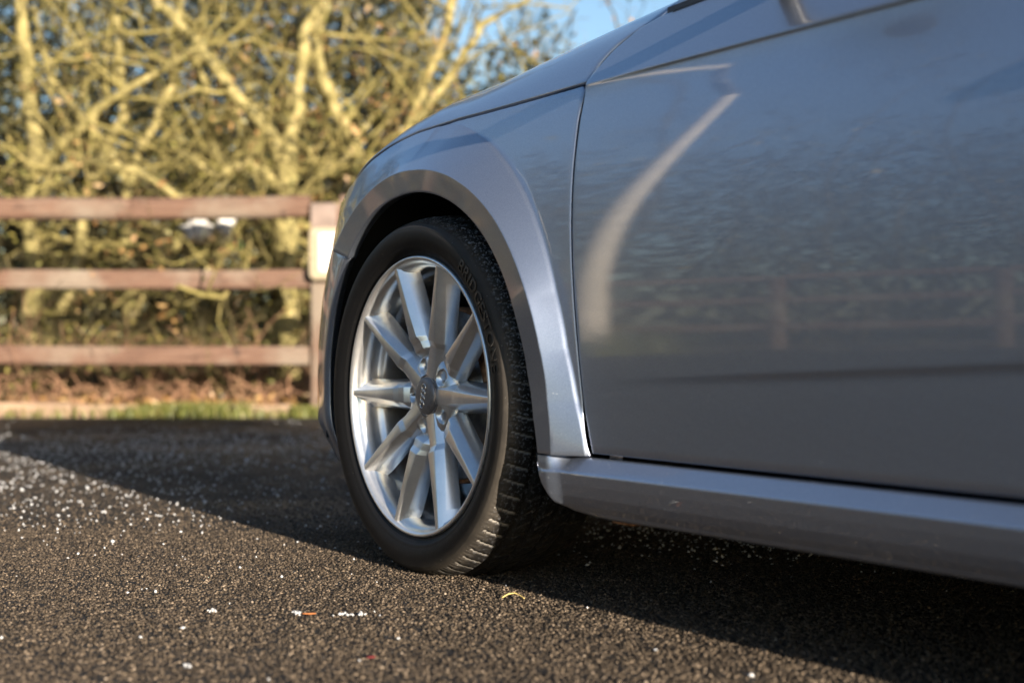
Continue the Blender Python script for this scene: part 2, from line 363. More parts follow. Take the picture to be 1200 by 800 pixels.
def lip_y(th): return -.008 - .009 * sstep(th, 2, 26) * (1 - sstep(th, 95, 140))
def flare_y(s, z, r, th):
    yb = y_base(s, z); r1 = interp(th, R1T, R1R); r2 = interp(th, R2T, R2R)
    r2 = np.where(th > 90, .478 + 0 * th, r2)
    c, sn = np.cos(np.radians(th)), np.sin(np.radians(th))
    y1 = np.minimum(lip_y(th), y_base(r1 * c, WZ + r1 * sn) - .004)
    st = .0065 * (1 - sstep(th, 62, 86)); y2 = y_base(r2 * c, WZ + r2 * sn) - st
    ln = np.where(r > r1, y1 + (r - r1) * (y2 - y1) / (r2 - r1), y1)
    ln = np.where((r > r2) & (st > 1e-5), y2 + (r - r2) * 1.5, ln)
    r0 = interp(th, R0T, R0R)
    ln = ln + np.where(r < r1, (r1 - r) / (r1 - r0) * .005, 0)
    k = .0012; m = -k * np.logaddexp(-ln / k, -(yb) / k)      # the outermost of the two, softly
    return m, yb
# --- front wing: rows turn about the hub, columns run outward from the arch lip
TH = np.concatenate([lin(0, 1, 170)])
rows = []
for q in TH:
    # outer end of this row
    th_nom = -12 + q * (134 + 12)
    row = []
    # outer radius: to the door gap, the bonnet shut line, then the front corner
    c, sn = math.cos(R(th_nom)), math.sin(R(th_nom))
    rr = np.linspace(.40, .75, 700); s_, z_ = rr * c, WZ + rr * sn
    ok = (s_ < interp(z_, GAPZ, GAPS) - .0045) & (z_ < zshut(s_) - .004)
    if th_nom > 118: ok &= rr < .62
    bad = np.where(~ok)[0]; r3 = rr[bad[0] - 1] if len(bad) and bad[0] > 0 else .62
    row = (th_nom, r3); rows.append(row)
th_n = np.array([r[0] for r in rows]); r3 = np.array([r[1] for r in rows])
lo = th_n < 2
# rows near the bottom are squeezed so that the lowest one lies level on the sill seam
zb = .2405
def row_pts(th, r3, th_first):
    r0 = interp(th, R0T, R0R); r1 = interp(th, R1T, R1R); r2 = float(interp(th, R2T, R2R)) if th < 90 else .47
    r2 = min(r2, r3 - .002)
    return np.concatenate([lin(r0, r0 + .004, 3)[:-1], lin(r0 + .004, r1 - .003, 5)[:-1], lin(r1 - .003, r1 + .003, 6)[:-1],
                           lin(r1 + .003, max(r2 - .005, r1 + .004), 10)[:-1], lin(max(r2 - .005, r1 + .004), min(r2 + .005, r3 - .001), 10)[:-1], lin(min(r2 + .005, r3 - .001), r3, 16)])
G_ = []
for th, rmax in zip(th_n, r3):
    if th > 110:
        q = (th - 110) / 24; da = R(th + 29 * q * q); r0 = float(interp(th, R0T, R0R)); s0, z0 = r0 * math.cos(R(th)), WZ + r0 * math.sin(R(th))
        d = np.linspace(0, .30, 600); s_, z_ = s0 + d * math.cos(da), z0 + d * math.sin(da)
        bad = np.where((z_ > zshut(np.maximum(s_, -.37)) - .004) | (s_ < -.52))[0]; dm = d[bad[0] - 1] if len(bad) else .30
        b = float(interp(th, R1T, R1R)) - r0
        d = np.concatenate([lin(0, .004, 3)[:-1], lin(.004, b - .003, 5)[:-1], lin(b - .003, b + .003, 6)[:-1], lin(b + .003, max(.07, b + .02), 10)[:-1], lin(max(.07, b + .02), max(.085, b + .03), 10)[:-1], lin(max(.085, b + .03), dm, 16)])
        s, z = s0 + d * math.cos(da), z0 + d * math.sin(da)
        y, _ = flare_y(s, z, np.hypot(s, z - WZ), np.degrees(np.arctan2(z - WZ, s)))
        G_.append(np.stack([s, y, z], -1)); continue
    rr = row_pts(th, rmax, 0)
    thb = np.degrees(np.arcsin(np.clip((zb - WZ) / rr, -1, 1)))                # angle of the seam at each radius
    t = (th + 12) / (40.)
    tt = np.where(t < 1, thb + (28 - thb) * t, th) if th < 28 else np.full_like(rr, th)
    # radii again for the bent angle, so the lip and the gap stay on their lines
    r0 = interp(tt, R0T, R0R); r1 = interp(tt, R1T, R1R)
    s, z = rr * np.cos(np.radians(tt)), WZ + rr * np.sin(np.radians(tt))
    if th < 28:
        cand = interp(z, GAPZ, GAPS) - .0045
        f = (rr - rr[0]) / (rr[-1] - rr[0]); rin = r0
        # remap the row linearly between the lip and the gap
        sE = cand[-1]; s0 = r0[0] * math.cos(R(tt[0])); 
        s = s0 + (s - s[0]) * (sE - s0) / (s[-1] - s[0])
    rad = np.hypot(s, z - WZ); ang = np.degrees(np.arctan2(z - WZ, s))
    y, _ = flare_y(s, z, rad, ang)
    G_.append(np.stack([s, y, z], -1))
WING = np.array(G_)
panel('front_wing', WING, M_PAINT, car)

# --- front bumper: from the arch lip round the corner to the nose
def plan_curve(z, u_from, n):
    "front corner in plan at height z: s, y from the flank to the nose"
    sc = float(interp(z, SCZ, SCS)); yb0 = float(y_base(-.3, z) - corner(-.3, z))
    u = lin(u_from - sc, .2, n)                        # u = -s - sc
    a = np.stack([-(u + sc), yb0 + 1.6 * np.maximum(u, 0) ** 2], -1)
    p0 = np.array([.2, .064]); p1 = np.array([.2 + .22, .064 + .141]); p2 = np.array([.585, .42]); p3 = np.array([.585, WID / 2 - yb0])
    t = lin(0, 1, 24)[1:, None]; b = (1 - t) ** 3 * p0 + 3 * (1 - t) ** 2 * t * p1 + 3 * (1 - t) * t * t * p2 + t ** 3 * p3
    b = np.stack([-(b[:, 0] + sc), yb0 + b[:, 1]], -1)
    return np.concatenate([a, b])
B_ = []
for th in lin(134.6, 203, 46):
    zz = None; r0 = float(interp(th, R0T, R0R)); z = WZ + r0 * math.sin(R(th)); s0 = r0 * math.cos(R(th))
    pc = plan_curve(z, -s0, 26)
    edge = interp(-pc[:, 0], [-s0, -s0 + .003, -s0 + .012, -s0 + .05], [.004, .001, -.002, 0])
    pc = pc + np.stack([0 * edge, edge], -1)
    # the seam with the wing runs outward and up from the lip
    zz = np.full(len(pc), z)
    if th < 150: zz = zz + interp(-pc[:, 0] + s0, [0, .2, .6], [0, .06, .075]) * (150 - th) / 15.4
    if th > 186: pc[:, 1] += (th - 186) ** 2 * .00008
    pc[:, 0] += float(interp(z, SCZ, SCS)) - interp(zz, SCZ, SCS)
    B_.append(np.stack([pc[:, 0], pc[:, 1] + prof(zz) - prof(z), zz], -1))
B_ = np.array(B_); mir = B_[:, ::-1].copy(); mir[..., 1] = WID - mir[..., 1]
panel('front_bumper', np.concatenate([B_, mir[:, 1:]], 1), M_PAINT, car, out=(-1, 0, 0))
a = Acc(); zz = lin(.60, .725, 8)                      # lamps and nose panel above the bumper, all round the corner out of sight
H_ = []
for z in zz:
    pc = plan_curve(z, .40 if z < .66 else .36, 10); pc = pc[9:]; pc[:, 0] += .035; H_.append(np.stack([pc[:, 0], pc[:, 1] + .03, np.full(len(pc), z)], -1))
H_ = np.array(H_)
panel('headlight', H_[:, :15], M_GLASS, car); panel('nose_panel', H_[:, 14:], M_BLACK, car, out=(-1, 0, 0))

# --- bonnet
def bonnet():
    sb = np.concatenate([lin(.4168, .0, 40), lin(.0, -.345, 40)[1:]])
    zb_ = zshut(sb) + .0045; yb_ = y_base(sb, zb_)
    B = np.stack([sb, yb_, zb_], -1)
    end = plan_curve(.712, .345, 12); end = end[end[:, 0] < -.352]
    ez = .714 - .02 * lin(0, 1, len(end)) ** .5; B = np.concatenate([B, np.stack([end[:, 0], end[:, 1], ez], -1)])
    n = len(B); t = np.concatenate([lin(0, .8, 79), lin(.8, 1, n - 78)[1:]])
    C = np.stack([.53 - .95 * t, np.full(n, WID / 2), 0 * t], -1)
    h = interp(B[:, 0], HS, HH)
    v = np.concatenate([lin(0, .03, 8), lin(.03, .2, 16)[1:], lin(.2, 1, 22)[1:]])
    P = B[:, None] * (1 - v[None, :, None]) + C[:, None] * v[None, :, None]
    d = np.linalg.norm((P - B[:, None])[..., :2], axis=-1)
    sr = P[0, 0, 0] + interp(d[0], [0, .0148, .0327, .050, .064, .12, .3, .83], [0, .0101, .0288, .0643, .091, .106, .112, .115])
    P[..., 0] += (sr - P[0, :, 0])[None] * np.clip(1 - t / .25, 0, 1)[:, None] ** 1.5
    P[..., 2] = B[:, None, 2] + h[:, None] * (1 - np.exp(-d / .085)) / .583 + .07 * d * (1 - .5 * v[None])
    m = P[:, ::-1].copy(); m[..., 1] = WID - m[..., 1]
    return np.concatenate([P, m[:, 1:]], 1)
HS = [-.75, -.34, -.26, -.19, .05, .255, .45]; HH = [.045, .035, .040, .048, .056, .076, .094]
panel('bonnet', bonnet(), M_PAINT, car, out=(0, 0, 1), ret=.022, rnd=.0035)

# --- door and shoulder
ZSH = .793
def y_side(s, z):
    "flank with the low crease and the shoulder edge worked in"
    zc = .349 + .031 * (s - .49) / .73; amt = sstep(s, .45, .95); am2 = .35 + .65 * sstep(s, .42, .62)
    y = y_base(s, .775 - softplus(.775 - z, .010))
    d = z - zc
    y = y + amt * kinks(d, .06, 0, [(-.007, -.26, .0025), (0, .26, .0012)]) * (d < .06)
    zsh = ZSH - .002 * (s - .45)
    e = z - zsh
    y = y + am2 * kinks(e, -.10, 0, [(-.004, -.6, .0011), (0, .6, .0008)]) + kinks(e, -.10, 0, [(0, .62 + .0 * e, .0016), (.06, .18, .02)])
    return y
def zbelt(s): return interp(s, [.486, .535, .5632, .6215, 1.6, 3.4], [.8695, .883, .8846, .888, .926, .946])
def door_grid(s_front, s1, nu, nv):
    z = np.concatenate([lin(.2455, .30, 6), lin(.30, .40, 90)[1:], lin(.40, .745, 36)[1:], lin(.745, .77, 12)[1:], lin(.77, .806, 60)[1:], lin(.806, 1, 24)[1:]])
    G = []
    for zz in z:
        sF = s_front(zz if zz < .806 else .806 + (zz - .806) / .194 * (.8695 - .806)); s = sF + (s1 - sF) * lin(0, 1, nu) ** 1.25
        z_ = np.where(zz > .806, .806 + (zz - .806) / .194 * (zbelt(s) - .806), zz)
        G.append(np.stack([s, y_side(s, z_), z_], -1))
    return np.array(G)
DOOR = door_grid(lambda z: float(interp(z, GAPZ, GAPS)) + .0045, 1.60, 90, 1)
door = panel('door', DOOR, M_PAINT, car, rnd=.003, ret=.03)
a = Acc(); a.box((1.40, .028, .70), (.20, .030, .022)); a.build('handle', M_PAINT, door, bevel=.006)
QG = door_grid(lambda z: 1.609, 3.35, 60, 1)
qs, qz = QG[..., 0], QG[..., 2]; rz = np.sqrt(np.maximum(0, .35 ** 2 - (qs - 2.637) ** 2)) + WZ
zlow = np.where(abs(qs - 2.637) < .35, np.maximum(rz, .2455), .2455); QG[..., 2] = zlow + (qz - .2455) * (QG[..., 2].max(0)[None] - zlow) / (QG[..., 2].max(0)[None] - .2455)
QG[..., 1] = y_side(QG[..., 0], QG[..., 2]) + 1.1 * np.maximum(0, QG[..., 0] - 3.0) ** 2
panel('rear_quarter', QG, M_PAINT, car)

# --- sill
def sill_profile(s):
    k = float(sstep(s, .405, .435)); yt = -.0065 * (1 - k) + .0225 * k; yl = -.0075 * (1 - k) + .001 * k
    p = [(yt + .006 * k, .2372), (yt, .2362), (yt * .55 + yl * .45, .2268), (yl + .0012, .2165), (yl - .0006, .2140), (yl - .0004, .2115), (yl + .001, .198), (yl + .004, .180), (yl + .008, .168), (yl + .014, .158), (.020, .1535), (.045, .152), (.12, .152)]
    return p
S_ = []
for s in np.concatenate([lin(.385, .46, 34), lin(.46, 2.26, 50)[1:]]):
    zf = float(interp(s, [.385, .387, .395, .414, .446, .508], [.221, .210, .189, .166, .156, .150]))
    pr = np.array(sill_profile(s))[:10]; zt = pr[0, 1]; zl = lin(zt, zf + .006, 44); yl_ = np.interp(-zl, -pr[:, 1], pr[:, 0]); yl_[0] = pr[0, 0]
    side_ = np.stack([yl_, zl], -1); e = side_[-1]; und = np.array([[e[0] + .003, zf + .0022], [e[0] + .009, zf + .0004], [e[0] + .020, zf], [.05 + e[0], zf + .0005], [.13, zf + .001]])
    pr = np.concatenate([side_, und]); S_.append(np.stack([np.full(len(pr), s), pr[:, 0], pr[:, 1]], -1))
def dense(P, k):
    out = [P[:, 0]]
    for j in range(P.shape[1] - 1):
        for q in range(1, k + 1): out.append(P[:, j] * (1 - q / k) + P[:, j + 1] * q / k)
    return np.stack(out, 1)
panel('sill', np.array(S_), M_PAINT, car, rnd=.0015, ret=.02, edges=(1, 1, 0, 0))

# --- greenhouse, roof, tail (mostly above and behind the picture; they cast the shadow)
def yglass(z): return .115 + .36 * (z - .88) + .10 * np.maximum(0, z - 1.2) ** 1
PB, PT = np.array([.539, .117, .883]), np.array([1.36, .29, 1.375])
def pillar_pt(t): return PB + (PT - PB) * t + np.array([0, 0, .035]) * math.sin(t * math.pi)
a = Acc()
ts = lin(-.02, 1, 14); Pp = []
for t in ts:
    c = pillar_pt(t); Pp.append([c + [.034, .006, -.004], c + [.028, -.003, -.001], c + [.006, -.002, .004], c + [-.010, .010, .006], c + [-.028, .05, .004]])
panel('windscreen_pillar', dense(np.array(Pp), 3), M_PAINT, car, rnd=.001, ret=.02)
m = np.array(Pp); m[..., 1] = WID - m[..., 1]; panel('windscreen_pillar', dense(m, 3), M_PAINT, car, rnd=.001, ret=.02, flip=False)
W_ = np.array([[pillar_pt(t) + [-.03 - .14 * math.sin(v * math.pi), .05 + v * (WID - 2 * (pillar_pt(t)[1] + .05)), .012 + .03 * math.sin(v * math.pi)] for v in lin(0, 1, 20)] for t in ts])
a = Acc(); a.grid(W_); fix_normals(a.build('windscreen', M_GLASS, car))
top_s = lin(1.20, 3.05, 24); Rf = []
for s in top_s:
    z0 = 1.375 + .045 * math.sin((s - 1.18) / 1.9 * math.pi) - .10 * max(0, s - 2.2) ** 1.6; y0 = .285 + .03 * max(0, s - 2.2)
    Rf.append([[s, y0 + v * (WID - 2 * y0), z0 + .045 * math.sin(v * math.pi) ** .6] for v in lin(0, 1, 24)])
a = Acc(); a.grid(np.array(Rf)); fix_normals(a.build('roof', M_PAINT, car))
for side in (0, 1):
    Gl = []
    for s in lin(.565, 3.0, 44):
        t = np.clip((s - .56 - PB[0]) / (PT[0] - PB[0]) , 0, 1); zt = 1.37 if s > 1.38 else float(pillar_pt(min(1, (s - .022 - PB[0]) / (PT[0] - PB[0])))[2]) - .008
        z0 = float(zbelt(s)) - .01; zt = max(zt - .10 * max(0, s - 2.2) ** 1.6, z0 + .004)
        Gl.append([[s, (lambda y: y if not side else WID - y)(.119 + .37 * (z - .885)), z] for z in lin(z0, zt, 10)])
    a = Acc(); a.grid(np.array(Gl)); fix_normals(a.build('side_window', M_GLASS, car))
    if side == 0:
        a = Acc(); ss = lin(.545, 2.9, 60)
        a.grid(np.array([[(s, y_side(s, zbelt(s)) - .002, zbelt(s) - .001), (s, y_side(s, zbelt(s)) - .001, zbelt(s) + .008), (s, y_side(s, zbelt(s)) + .012, zbelt(s) + .010), (s, y_side(s, zbelt(s)) + .03, zbelt(s) + .004)] for s in ss])); fix_normals(a.build('window_seal', M_BLACK, car))
far = []
for s in np.concatenate([lin(-.40, .0, 12), lin(.05, 3.35, 30)]):
    far.append([[s, WID - float(y_base(s, z) if s < 3 else y_base(s, z) + 1.1 * (s - 3) ** 2), z] for z in lin(.17, .80 if s < .5 else .90, 12)])
a = Acc(); a.grid(np.array(far)); fix_normals(a.build('far_side', M_PAINT, car))
tail = []
for z, ds in ((.30, 0), (.45, .06), (.62, .07), (.80, .02), (.95, -.04), (1.15, -.18), (1.32, -.32)):
    tail.append([[3.38 + ds + .30 * (1 - abs(2 * v - 1) ** 2.5), .14 + .1 * max(0, z - .8) + v * (WID - .28 - .2 * max(0, z - .8)), z] for v in lin(0, 1, 20)])
a = Acc(); a.grid(np.array(tail)); fix_normals(a.build('tailgate', M_PAINT, car))
# dark structure behind the gaps, floor, arch liner
a = Acc()
a.grid(np.array([[[s, .075, z] for z in lin(.25, .73, 4)] for s in lin(.40, 3.2, 6)])); a.grid(np.array([[[s, y, .215] for y in lin(.06, 1.72, 4)] for s in lin(.41, 3.4, 6)]))
a.grid(np.array([[[s, y, .235] for y in lin(.45, 1.35, 4)] for s in lin(-.8, .42, 6)])); a.grid(np.array([[[.455, y, z] for y in (.10, .7)] for z in lin(.20, .80, 3)]))
a.grid(np.array([[[-.10 + .03 * k, .075, .62 + .06 * k * .2] for k in range(2)] for z in range(2)]))
a.build('floor_pan', M_DARK, car)
a = Acc(); tt = lin(-13, 194, 60)
a.grid(np.array([[[ (.372 - .0 * k) * math.cos(R(t)), y, WZ + .372 * math.sin(R(t))] for k, y in enumerate((.012, .06, .2, .34))] for t in tt]))
a.grid(np.array([[[r * math.cos(R(t)), .33, WZ + r * math.sin(R(t))] for r in (.0, .2, .372)] for t in lin(-14, 196, 40)]))
a.build('wheel_arch_liner', M_DARK, car)
a = Acc(); a.box((.0, .36, .22), (.09, .06, .05)); a.tube([(-.05, .30, .30), (.02, .5, .24), (.02, .9, .22)], .018, 8); a.tube([(.05, .28, .31), (.25, .55, .23)], .016, 8); a.build('suspension_arm', M_DARK, car)
a = Acc(); a.box((.53, .055, .150), (.05, .03, .012)); a.box((.556, .06, .152), (.03, .02, .010)); a.build('jacking_point', M_RUST, car, bevel=.002)

# door mirror: the housing hangs just above the top of the picture
mirror_arm = Acc(); mirror_arm.tube([(.795, .110, .872), (.80, .080, .868), (.805, .045, .867), (.807, .0, .885), (.808, -.05, .905)], [.014, .014, .014, .015, .018], 10); 
def blob(c, d, nu=24, nv=14, p=2.6):
    u = lin(0, 2 * np.pi, nu + 1)[:-1]; v = lin(-np.pi / 2, np.pi / 2, nv); f = lambda x: np.sign(x) * abs(x) ** (2 / p)
    return np.stack([c[0] + d[0] * f(np.cos(v))[None] * f(np.cos(u))[:, None], c[1] + d[1] * f(np.cos(v))[None] * f(np.sin(u))[:, None], c[2] + d[2] * f(np.sin(v))[None] + 0 * u[:, None]], -1)
a = Acc(); a.grid(blob((.80, -.115, .985), (.075, .105, .065)), closed_u=True); mh = fix_normals(a.build('wing_mirror', M_PAINT, car))
mirror_arm.build('mirror_arm', M_BLACK, mh); a = Acc(); a.grid(blob((.803, -.07, .908), (.05, .06, .018)), closed_u=True); fix_normals(a.build('mirror_base', M_BLACK, mh))
a = Acc(); a.grid(blob((.868, -.115, .987), (.009, .09, .052)), closed_u=True); fix_normals(a.build('mirror_glass', M_GLASS, mh))

# ---------------------------------------------------------------- wheel
def revolve(prof, n=128):
    p = np.asarray(prof, float); t = np.arange(n) * 2 * np.pi / n
    return np.stack([p[None, :, 0] * np.cos(t)[:, None], np.broadcast_to(p[None, :, 1], (n, len(p))), p[None, :, 0] * np.sin(t)[:, None]], -1)
a = Acc()
rim = [(.2395, .016), (.2425, .006), (.2425, .0015), (.2405, -.0008), (.2375, -.0008), (.2345, .0012), (.2325, .0045), (.2305, .010), (.226, .014), (.2225, .022), (.2205, .045), (.2185, .050), (.2135, .058), (.2105, .095), (.2085, .20), (.2125, .20)]
a.grid(dense(revolve(rim, 160), 2), closed_u=True)
wheel = fix_normals(a.build('wheel', M_ALLOY, car)); wheel.location = (0, 0, WZ)
# tyre
def arc(pts, k=4):
    "Catmull-Rom through (r, y) points"
    p = np.array(pts, float); q = np.vstack([2 * p[0] - p[1], p, 2 * p[-1] - p[-2]]); out = []
    for i in range(1, len(q) - 2):
        for t in np.arange(k) / k:
            out.append(.5 * (2 * q[i] + (q[i + 1] - q[i - 1]) * t + (2 * q[i - 1] - 5 * q[i] + 4 * q[i + 1] - q[i + 2]) * t * t + (-q[i - 1] + 3 * q[i] - 3 * q[i + 1] + q[i + 2]) * t ** 3))
    out.append(p[-1]); return np.array(out)
side = arc([(.2350, .018), (.2400, .0085), (.2432, .0035), (.2475, .0015), (.2500, -.0005), (.2580, -.0050), (.2690, -.0085), (.2800, -.0092), (.2900, -.0075), (.2970, -.0025), (.3020, .0055), (.3055, .0150), (.3090, .0270), (.3115, .0380)], 4)
tread_y = lin(.039, .168, 58); crown = .3116 + .0042 * (1 - ((tread_y - .1035) / .0645) ** 2)
half2 = side[::-1].copy(); half2[:, 1] = .207 - half2[:, 1]
prof_t = np.vstack([side, np.stack([crown, tread_y], -1), half2]); NT = 864
T_ = revolve(prof_t, NT); ang = np.arange(NT) / NT
rr, yy = prof_t[:, 0][None], prof_t[:, 1][None]; dep = np.zeros((NT, len(prof_t)))
for gy in (.048, .085, .122, .159): dep = np.maximum(dep, .0065 * np.clip((.0062 - abs(yy - gy)) / .0015, 0, 1) * np.ones((NT, 1)))
ph = (ang[:, None] * 72 + (yy - .02) * 9) % 1
lat = ((ph < .17) & (rr > .3015) & (yy < .040)) | ((ph < .17) & (rr > .3015) & (yy > .167))
dep = np.maximum(dep, np.where(lat, np.clip((rr - .3005) / .004, 0, 1) * .0045, 0))
ph2 = (ang[:, None] * 72 - (yy - .02) * 22) % 1
dep = np.maximum(dep, np.where((ph2 < .12) & (yy > .052) & (yy < .155), .003, 0))
ph3 = (ang[:, None] * 216) % 1                          # fine ribs on the shoulder
dep = dep + np.where((rr > .2985) & (rr < .3045) & (yy < .01) & (ph3 < .4), .0007, 0)
sc = (rr - dep) / rr; T_[..., 0] *= sc; T_[..., 2] *= sc
# raised rings on the sidewall
pr_r = np.hypot(T_[..., 0], T_[..., 2]); T_[..., 1] -= np.where((yy < .02) & (abs(pr_r - .2925) < .0011) | (abs(pr_r - .2525) < .0009) | (abs(pr_r - .2560) < .0007), .0009, 0)
low = T_[..., 2] < -WZ + GZ + .0004; T_[..., 2] = np.maximum(T_[..., 2], -WZ + GZ + .0004)
bul = np.clip((-T_[..., 2] - .24) / .07, 0, 1) ** 2 * .003; T_[..., 1] += np.where(yy < .1, -bul, bul) * (rr < .308)
a = Acc(); a.grid(T_, closed_u=True); tyre = fix_normals(a.build('tyre', M_RUBBER, wheel))
gr = np.where(lat & (yy < .040) & (ph < .09), 1., 0.); at = tyre.data.attributes.new('groove', 'FLOAT', 'POINT'); at.data.foreach_set('value', gr.astype(np.float32).ravel())
# spokes
def spoke(deg, st):
    er = np.array([math.cos(R(deg)), 0, math.sin(R(deg))]); et = np.array([-math.sin(R(deg)), 0, math.cos(R(deg))]); ey = np.array([0, 1., 0]); P = []
    for r, w1, w2, w3, y1, y2, y3 in st:
        P.append([er * r + et * x + ey * y for x, y in ((-w3, y3), (-w2, y2), (-w1, y1), (w1, y1), (w2, y2), (w3, y3))])
    P = np.array(P); a = Acc(); a.grid(P, closed_v=True)
    for e, fl in ((0, 1), (-1, -1)): a.add(P[e], [[0, 1, 4, 5][::fl], [1, 2, 3, 4][::fl]])
    me = a.mesh(); bm = bmesh.new(); bm.from_mesh(me); bmesh.ops.recalc_face_normals(bm, faces=bm.faces)
    bmesh.ops.bevel(bm, geom=[e for e in bm.edges if e.calc_face_angle(0) > .12], offset=.0011, segments=2, affect='EDGES', profile=.5); bm.to_mesh(me); bm.free()
    o = link('spoke', me, M_ALLOY, wheel, smooth=False); return o
LONG = [(.2335, .0045, .0095, .026, .0035, .012, .036), (.205, .0055, .0140, .0265, .0065, .019, .042), (.15, .0080, .0185, .0255, .0115, .026, .048), (.100, .0110, .0215, .0285, .0165, .031, .052), (.090, .0110, .0205, .0285, .0225, .034, .052), (.030, .0135, .020, .027, .0265, .036, .06)]
SHORT = [(.2335, .0045, .0095, .026, .0035, .012, .036), (.205, .0055, .0140, .0265, .0065, .019, .042), (.15, .0080, .0185, .0265, .0115, .026, .048), (.104, .0115, .0225, .030, .0165, .031, .052), (.095, .0130, .0225, .031, .0225, .034, .052), (.082, .0140, .0225, .031, .0255, .036, .054), (.073, .0140, .021, .030, .036, .042, .06)]
for k in range(10): spoke(36 * k, LONG if k % 2 == 0 else SHORT)
# hub with real bolt holes
def lathe_mesh(prof, n): 
    a = Acc(); a.grid(revolve(prof, n), closed_u=True); me = a.mesh(); bm = bmesh.new(); bm.from_mesh(me); bmesh.ops.remove_doubles(bm, verts=bm.verts, dist=1e-6); bmesh.ops.recalc_face_normals(bm, faces=bm.faces); bm.to_mesh(me); bm.free(); return me
hub = link('hub_centre', lathe_mesh([(0, .0275), (.034, .0275), (.060, .0285), (.071, .0325), (.077, .042), (.079, .066), (0, .066)], 80), M_ALLOY, wheel, smooth=False)
cut = []
for k in range(5):
    me = lathe_mesh([(0, .0), (.0138, .0), (.0122, .075), (0, .075)], 28); c = bpy.data.objects.new('cutter', me); COL.objects.link(c)
    c.location = (.0545 * math.cos(R(36 + 72 * k)), 0, WZ * 0 + .0545 * math.sin(R(36 + 72 * k))); cut.append(c)
    md = hub.modifiers.new('b', 'BOOLEAN'); md.object = c; md.operation = 'DIFFERENCE'; md.solver = 'EXACT'
for c in cut: c.parent = wheel
bpy.context.view_layer.update(); dg = bpy.context.evaluated_depsgraph_get(); newme = bpy.data.meshes.new_from_object(hub.evaluated_get(dg)); hub.modifiers.clear(); hub.data = newme; newme.name = 'hub_centre'
for c in cut: bpy.data.objects.remove(c)
bolt0 = Acc()
hx = np.arange(6) * math.pi / 3; P = np.array([[[r * math.cos(h), y, r * math.sin(h)] for r, y in ((.0001, .052), (.0045, .052), (.0047, .048), (.0075, .048), (.0085, .070))] for h in hx]); bolt0.grid(P, closed_u=True)
bme = bolt0.mesh()
for k in range(5):
    o = link('wheel_bolt', bme if k == 0 else bme, M_BOLT if k == 0 else None, wheel, smooth=False); o.location = (.0545 * math.cos(R(36 + 72 * k)), 0, .0545 * math.sin(R(36 + 72 * k)))
a = Acc(); a.grid(revolve([(.0005, .0178), (.012, .0181), (.022, .0188), (.0295, .0203), (.0318, .0222), (.0325, .0245), (.0325, .034)], 64), closed_u=True)
cap = fix_normals(a.build('hub_cap', M_CAP, wheel))
a = Acc(); a.grid(revolve([(.0328, .030), (.0345, .0262), (.0375, .0262), (.0385, .030)], 64), closed_u=True); fix_normals(a.build('cap_ring', M_CAP, wheel))
a = Acc()                                                # four interlocking rings, turned as the wheel stopped
for k in range(4):
    d = (k - 1.5) * .0098; c = np.array([d * math.cos(R(78)), 0, d * math.sin(R(78))]); t = np.arange(32) * 2 * np.pi / 32; q = np.arange(6) * 2 * np.pi / 6
    rr_ = .0064 + .00085 * np.cos(q); G = np.stack([c[0] + rr_[None] * np.cos(t)[:, None], np.broadcast_to(.0181 + .00006 * k - .0009 * np.sin(q)[None], (32, 6)), c[2] + rr_[None] * np.sin(t)[:, None]], -1)
    a.grid(G, closed_u=True, closed_v=True)
fix_normals(a.build('ring_emblem', M_CHROME, wheel))
# sidewall lettering: raised letters bent round the tyre
def lettering(text, th0, th1, rmid, height, name, mat, depth=.0014):
    cu = bpy.data.curves.new(name, 'FONT'); cu.body = text; cu.size = 1; cu.extrude = .5; cu.space_character = 1.05; cu.offset = .012
    o = bpy.data.objects.new(name, cu); COL.objects.link(o); bpy.context.view_layer.update()
    me = bpy.data.meshes.new_from_object(o.evaluated_get(bpy.context.evaluated_depsgraph_get())); bpy.data.objects.remove(o)
    bm = bmesh.new(); bm.from_mesh(me); bmesh.ops.subdivide_edges(bm, edges=[e for e in bm.edges if e.calc_length() > .12], cuts=3); bmesh.ops.triangulate(bm, faces=bm.faces); bm.to_mesh(me); bm.free()
    co = np.zeros(len(me.vertices) * 3, np.float32); me.vertices.foreach_get('co', co); co = co.reshape(-1, 3)
    x = (co[:, 0] - co[:, 0].min()) / np.ptp(co[:, 0]); yv = (co[:, 1] - co[:, 1].min()) / np.ptp(co[:, 1]); e = co[:, 2] / (abs(co[:, 2]).max() + 1e-9)
    th = np.radians(th0 + (th1 - th0) * x); r = rmid + (yv - .5) * height
    o_ = np.argsort(side[:, 0]); ys = np.interp(r, side[o_, 0], side[o_, 1]); yb = np.where(e > 0, ys - depth, ys + .002)
    me.vertices.foreach_set('co', np.stack([r * np.cos(th), yb, r * np.sin(th)], -1).astype(np.float32).ravel()); me.update()
    return fix_normals(link(name, me, mat, wheel, smooth=False))
lettering('BRIDGESTONE', 53, 9.5, .2755, .0215, 'sidewall_lettering', M_LETTER)
# brake
a = Acc(); a.grid(revolve([(.070, .070), (.085, .072), (.086, .100), (.150, .100), (.152, .104), (.152, .122), (.148, .124)], 96), closed_u=True)
disc = fix_normals(a.build('brake_disc', M_STEEL, car)); disc.location = (0, -.016, WZ)
a = Acc(); a.grid(revolve([(.1485, .0985), (.1545, .0985), (.1555, .112), (.1555, .126)], 96), closed_u=True); fix_normals(a.build('disc_rim', M_RUST, disc))
a = Acc()
cal = np.array([[[r * math.cos(R(t)), y, r * math.sin(R(t))] for r, y in ((.105, .085), (.115, .070), (.150, .068), (.165, .078), (.170, .10), (.170, .16))] for t in lin(12, 62, 16)]); a.grid(cal); cl = fix_normals(a.build('brake_caliper', M_RUST, car)); cl.location = (0, 0, WZ)
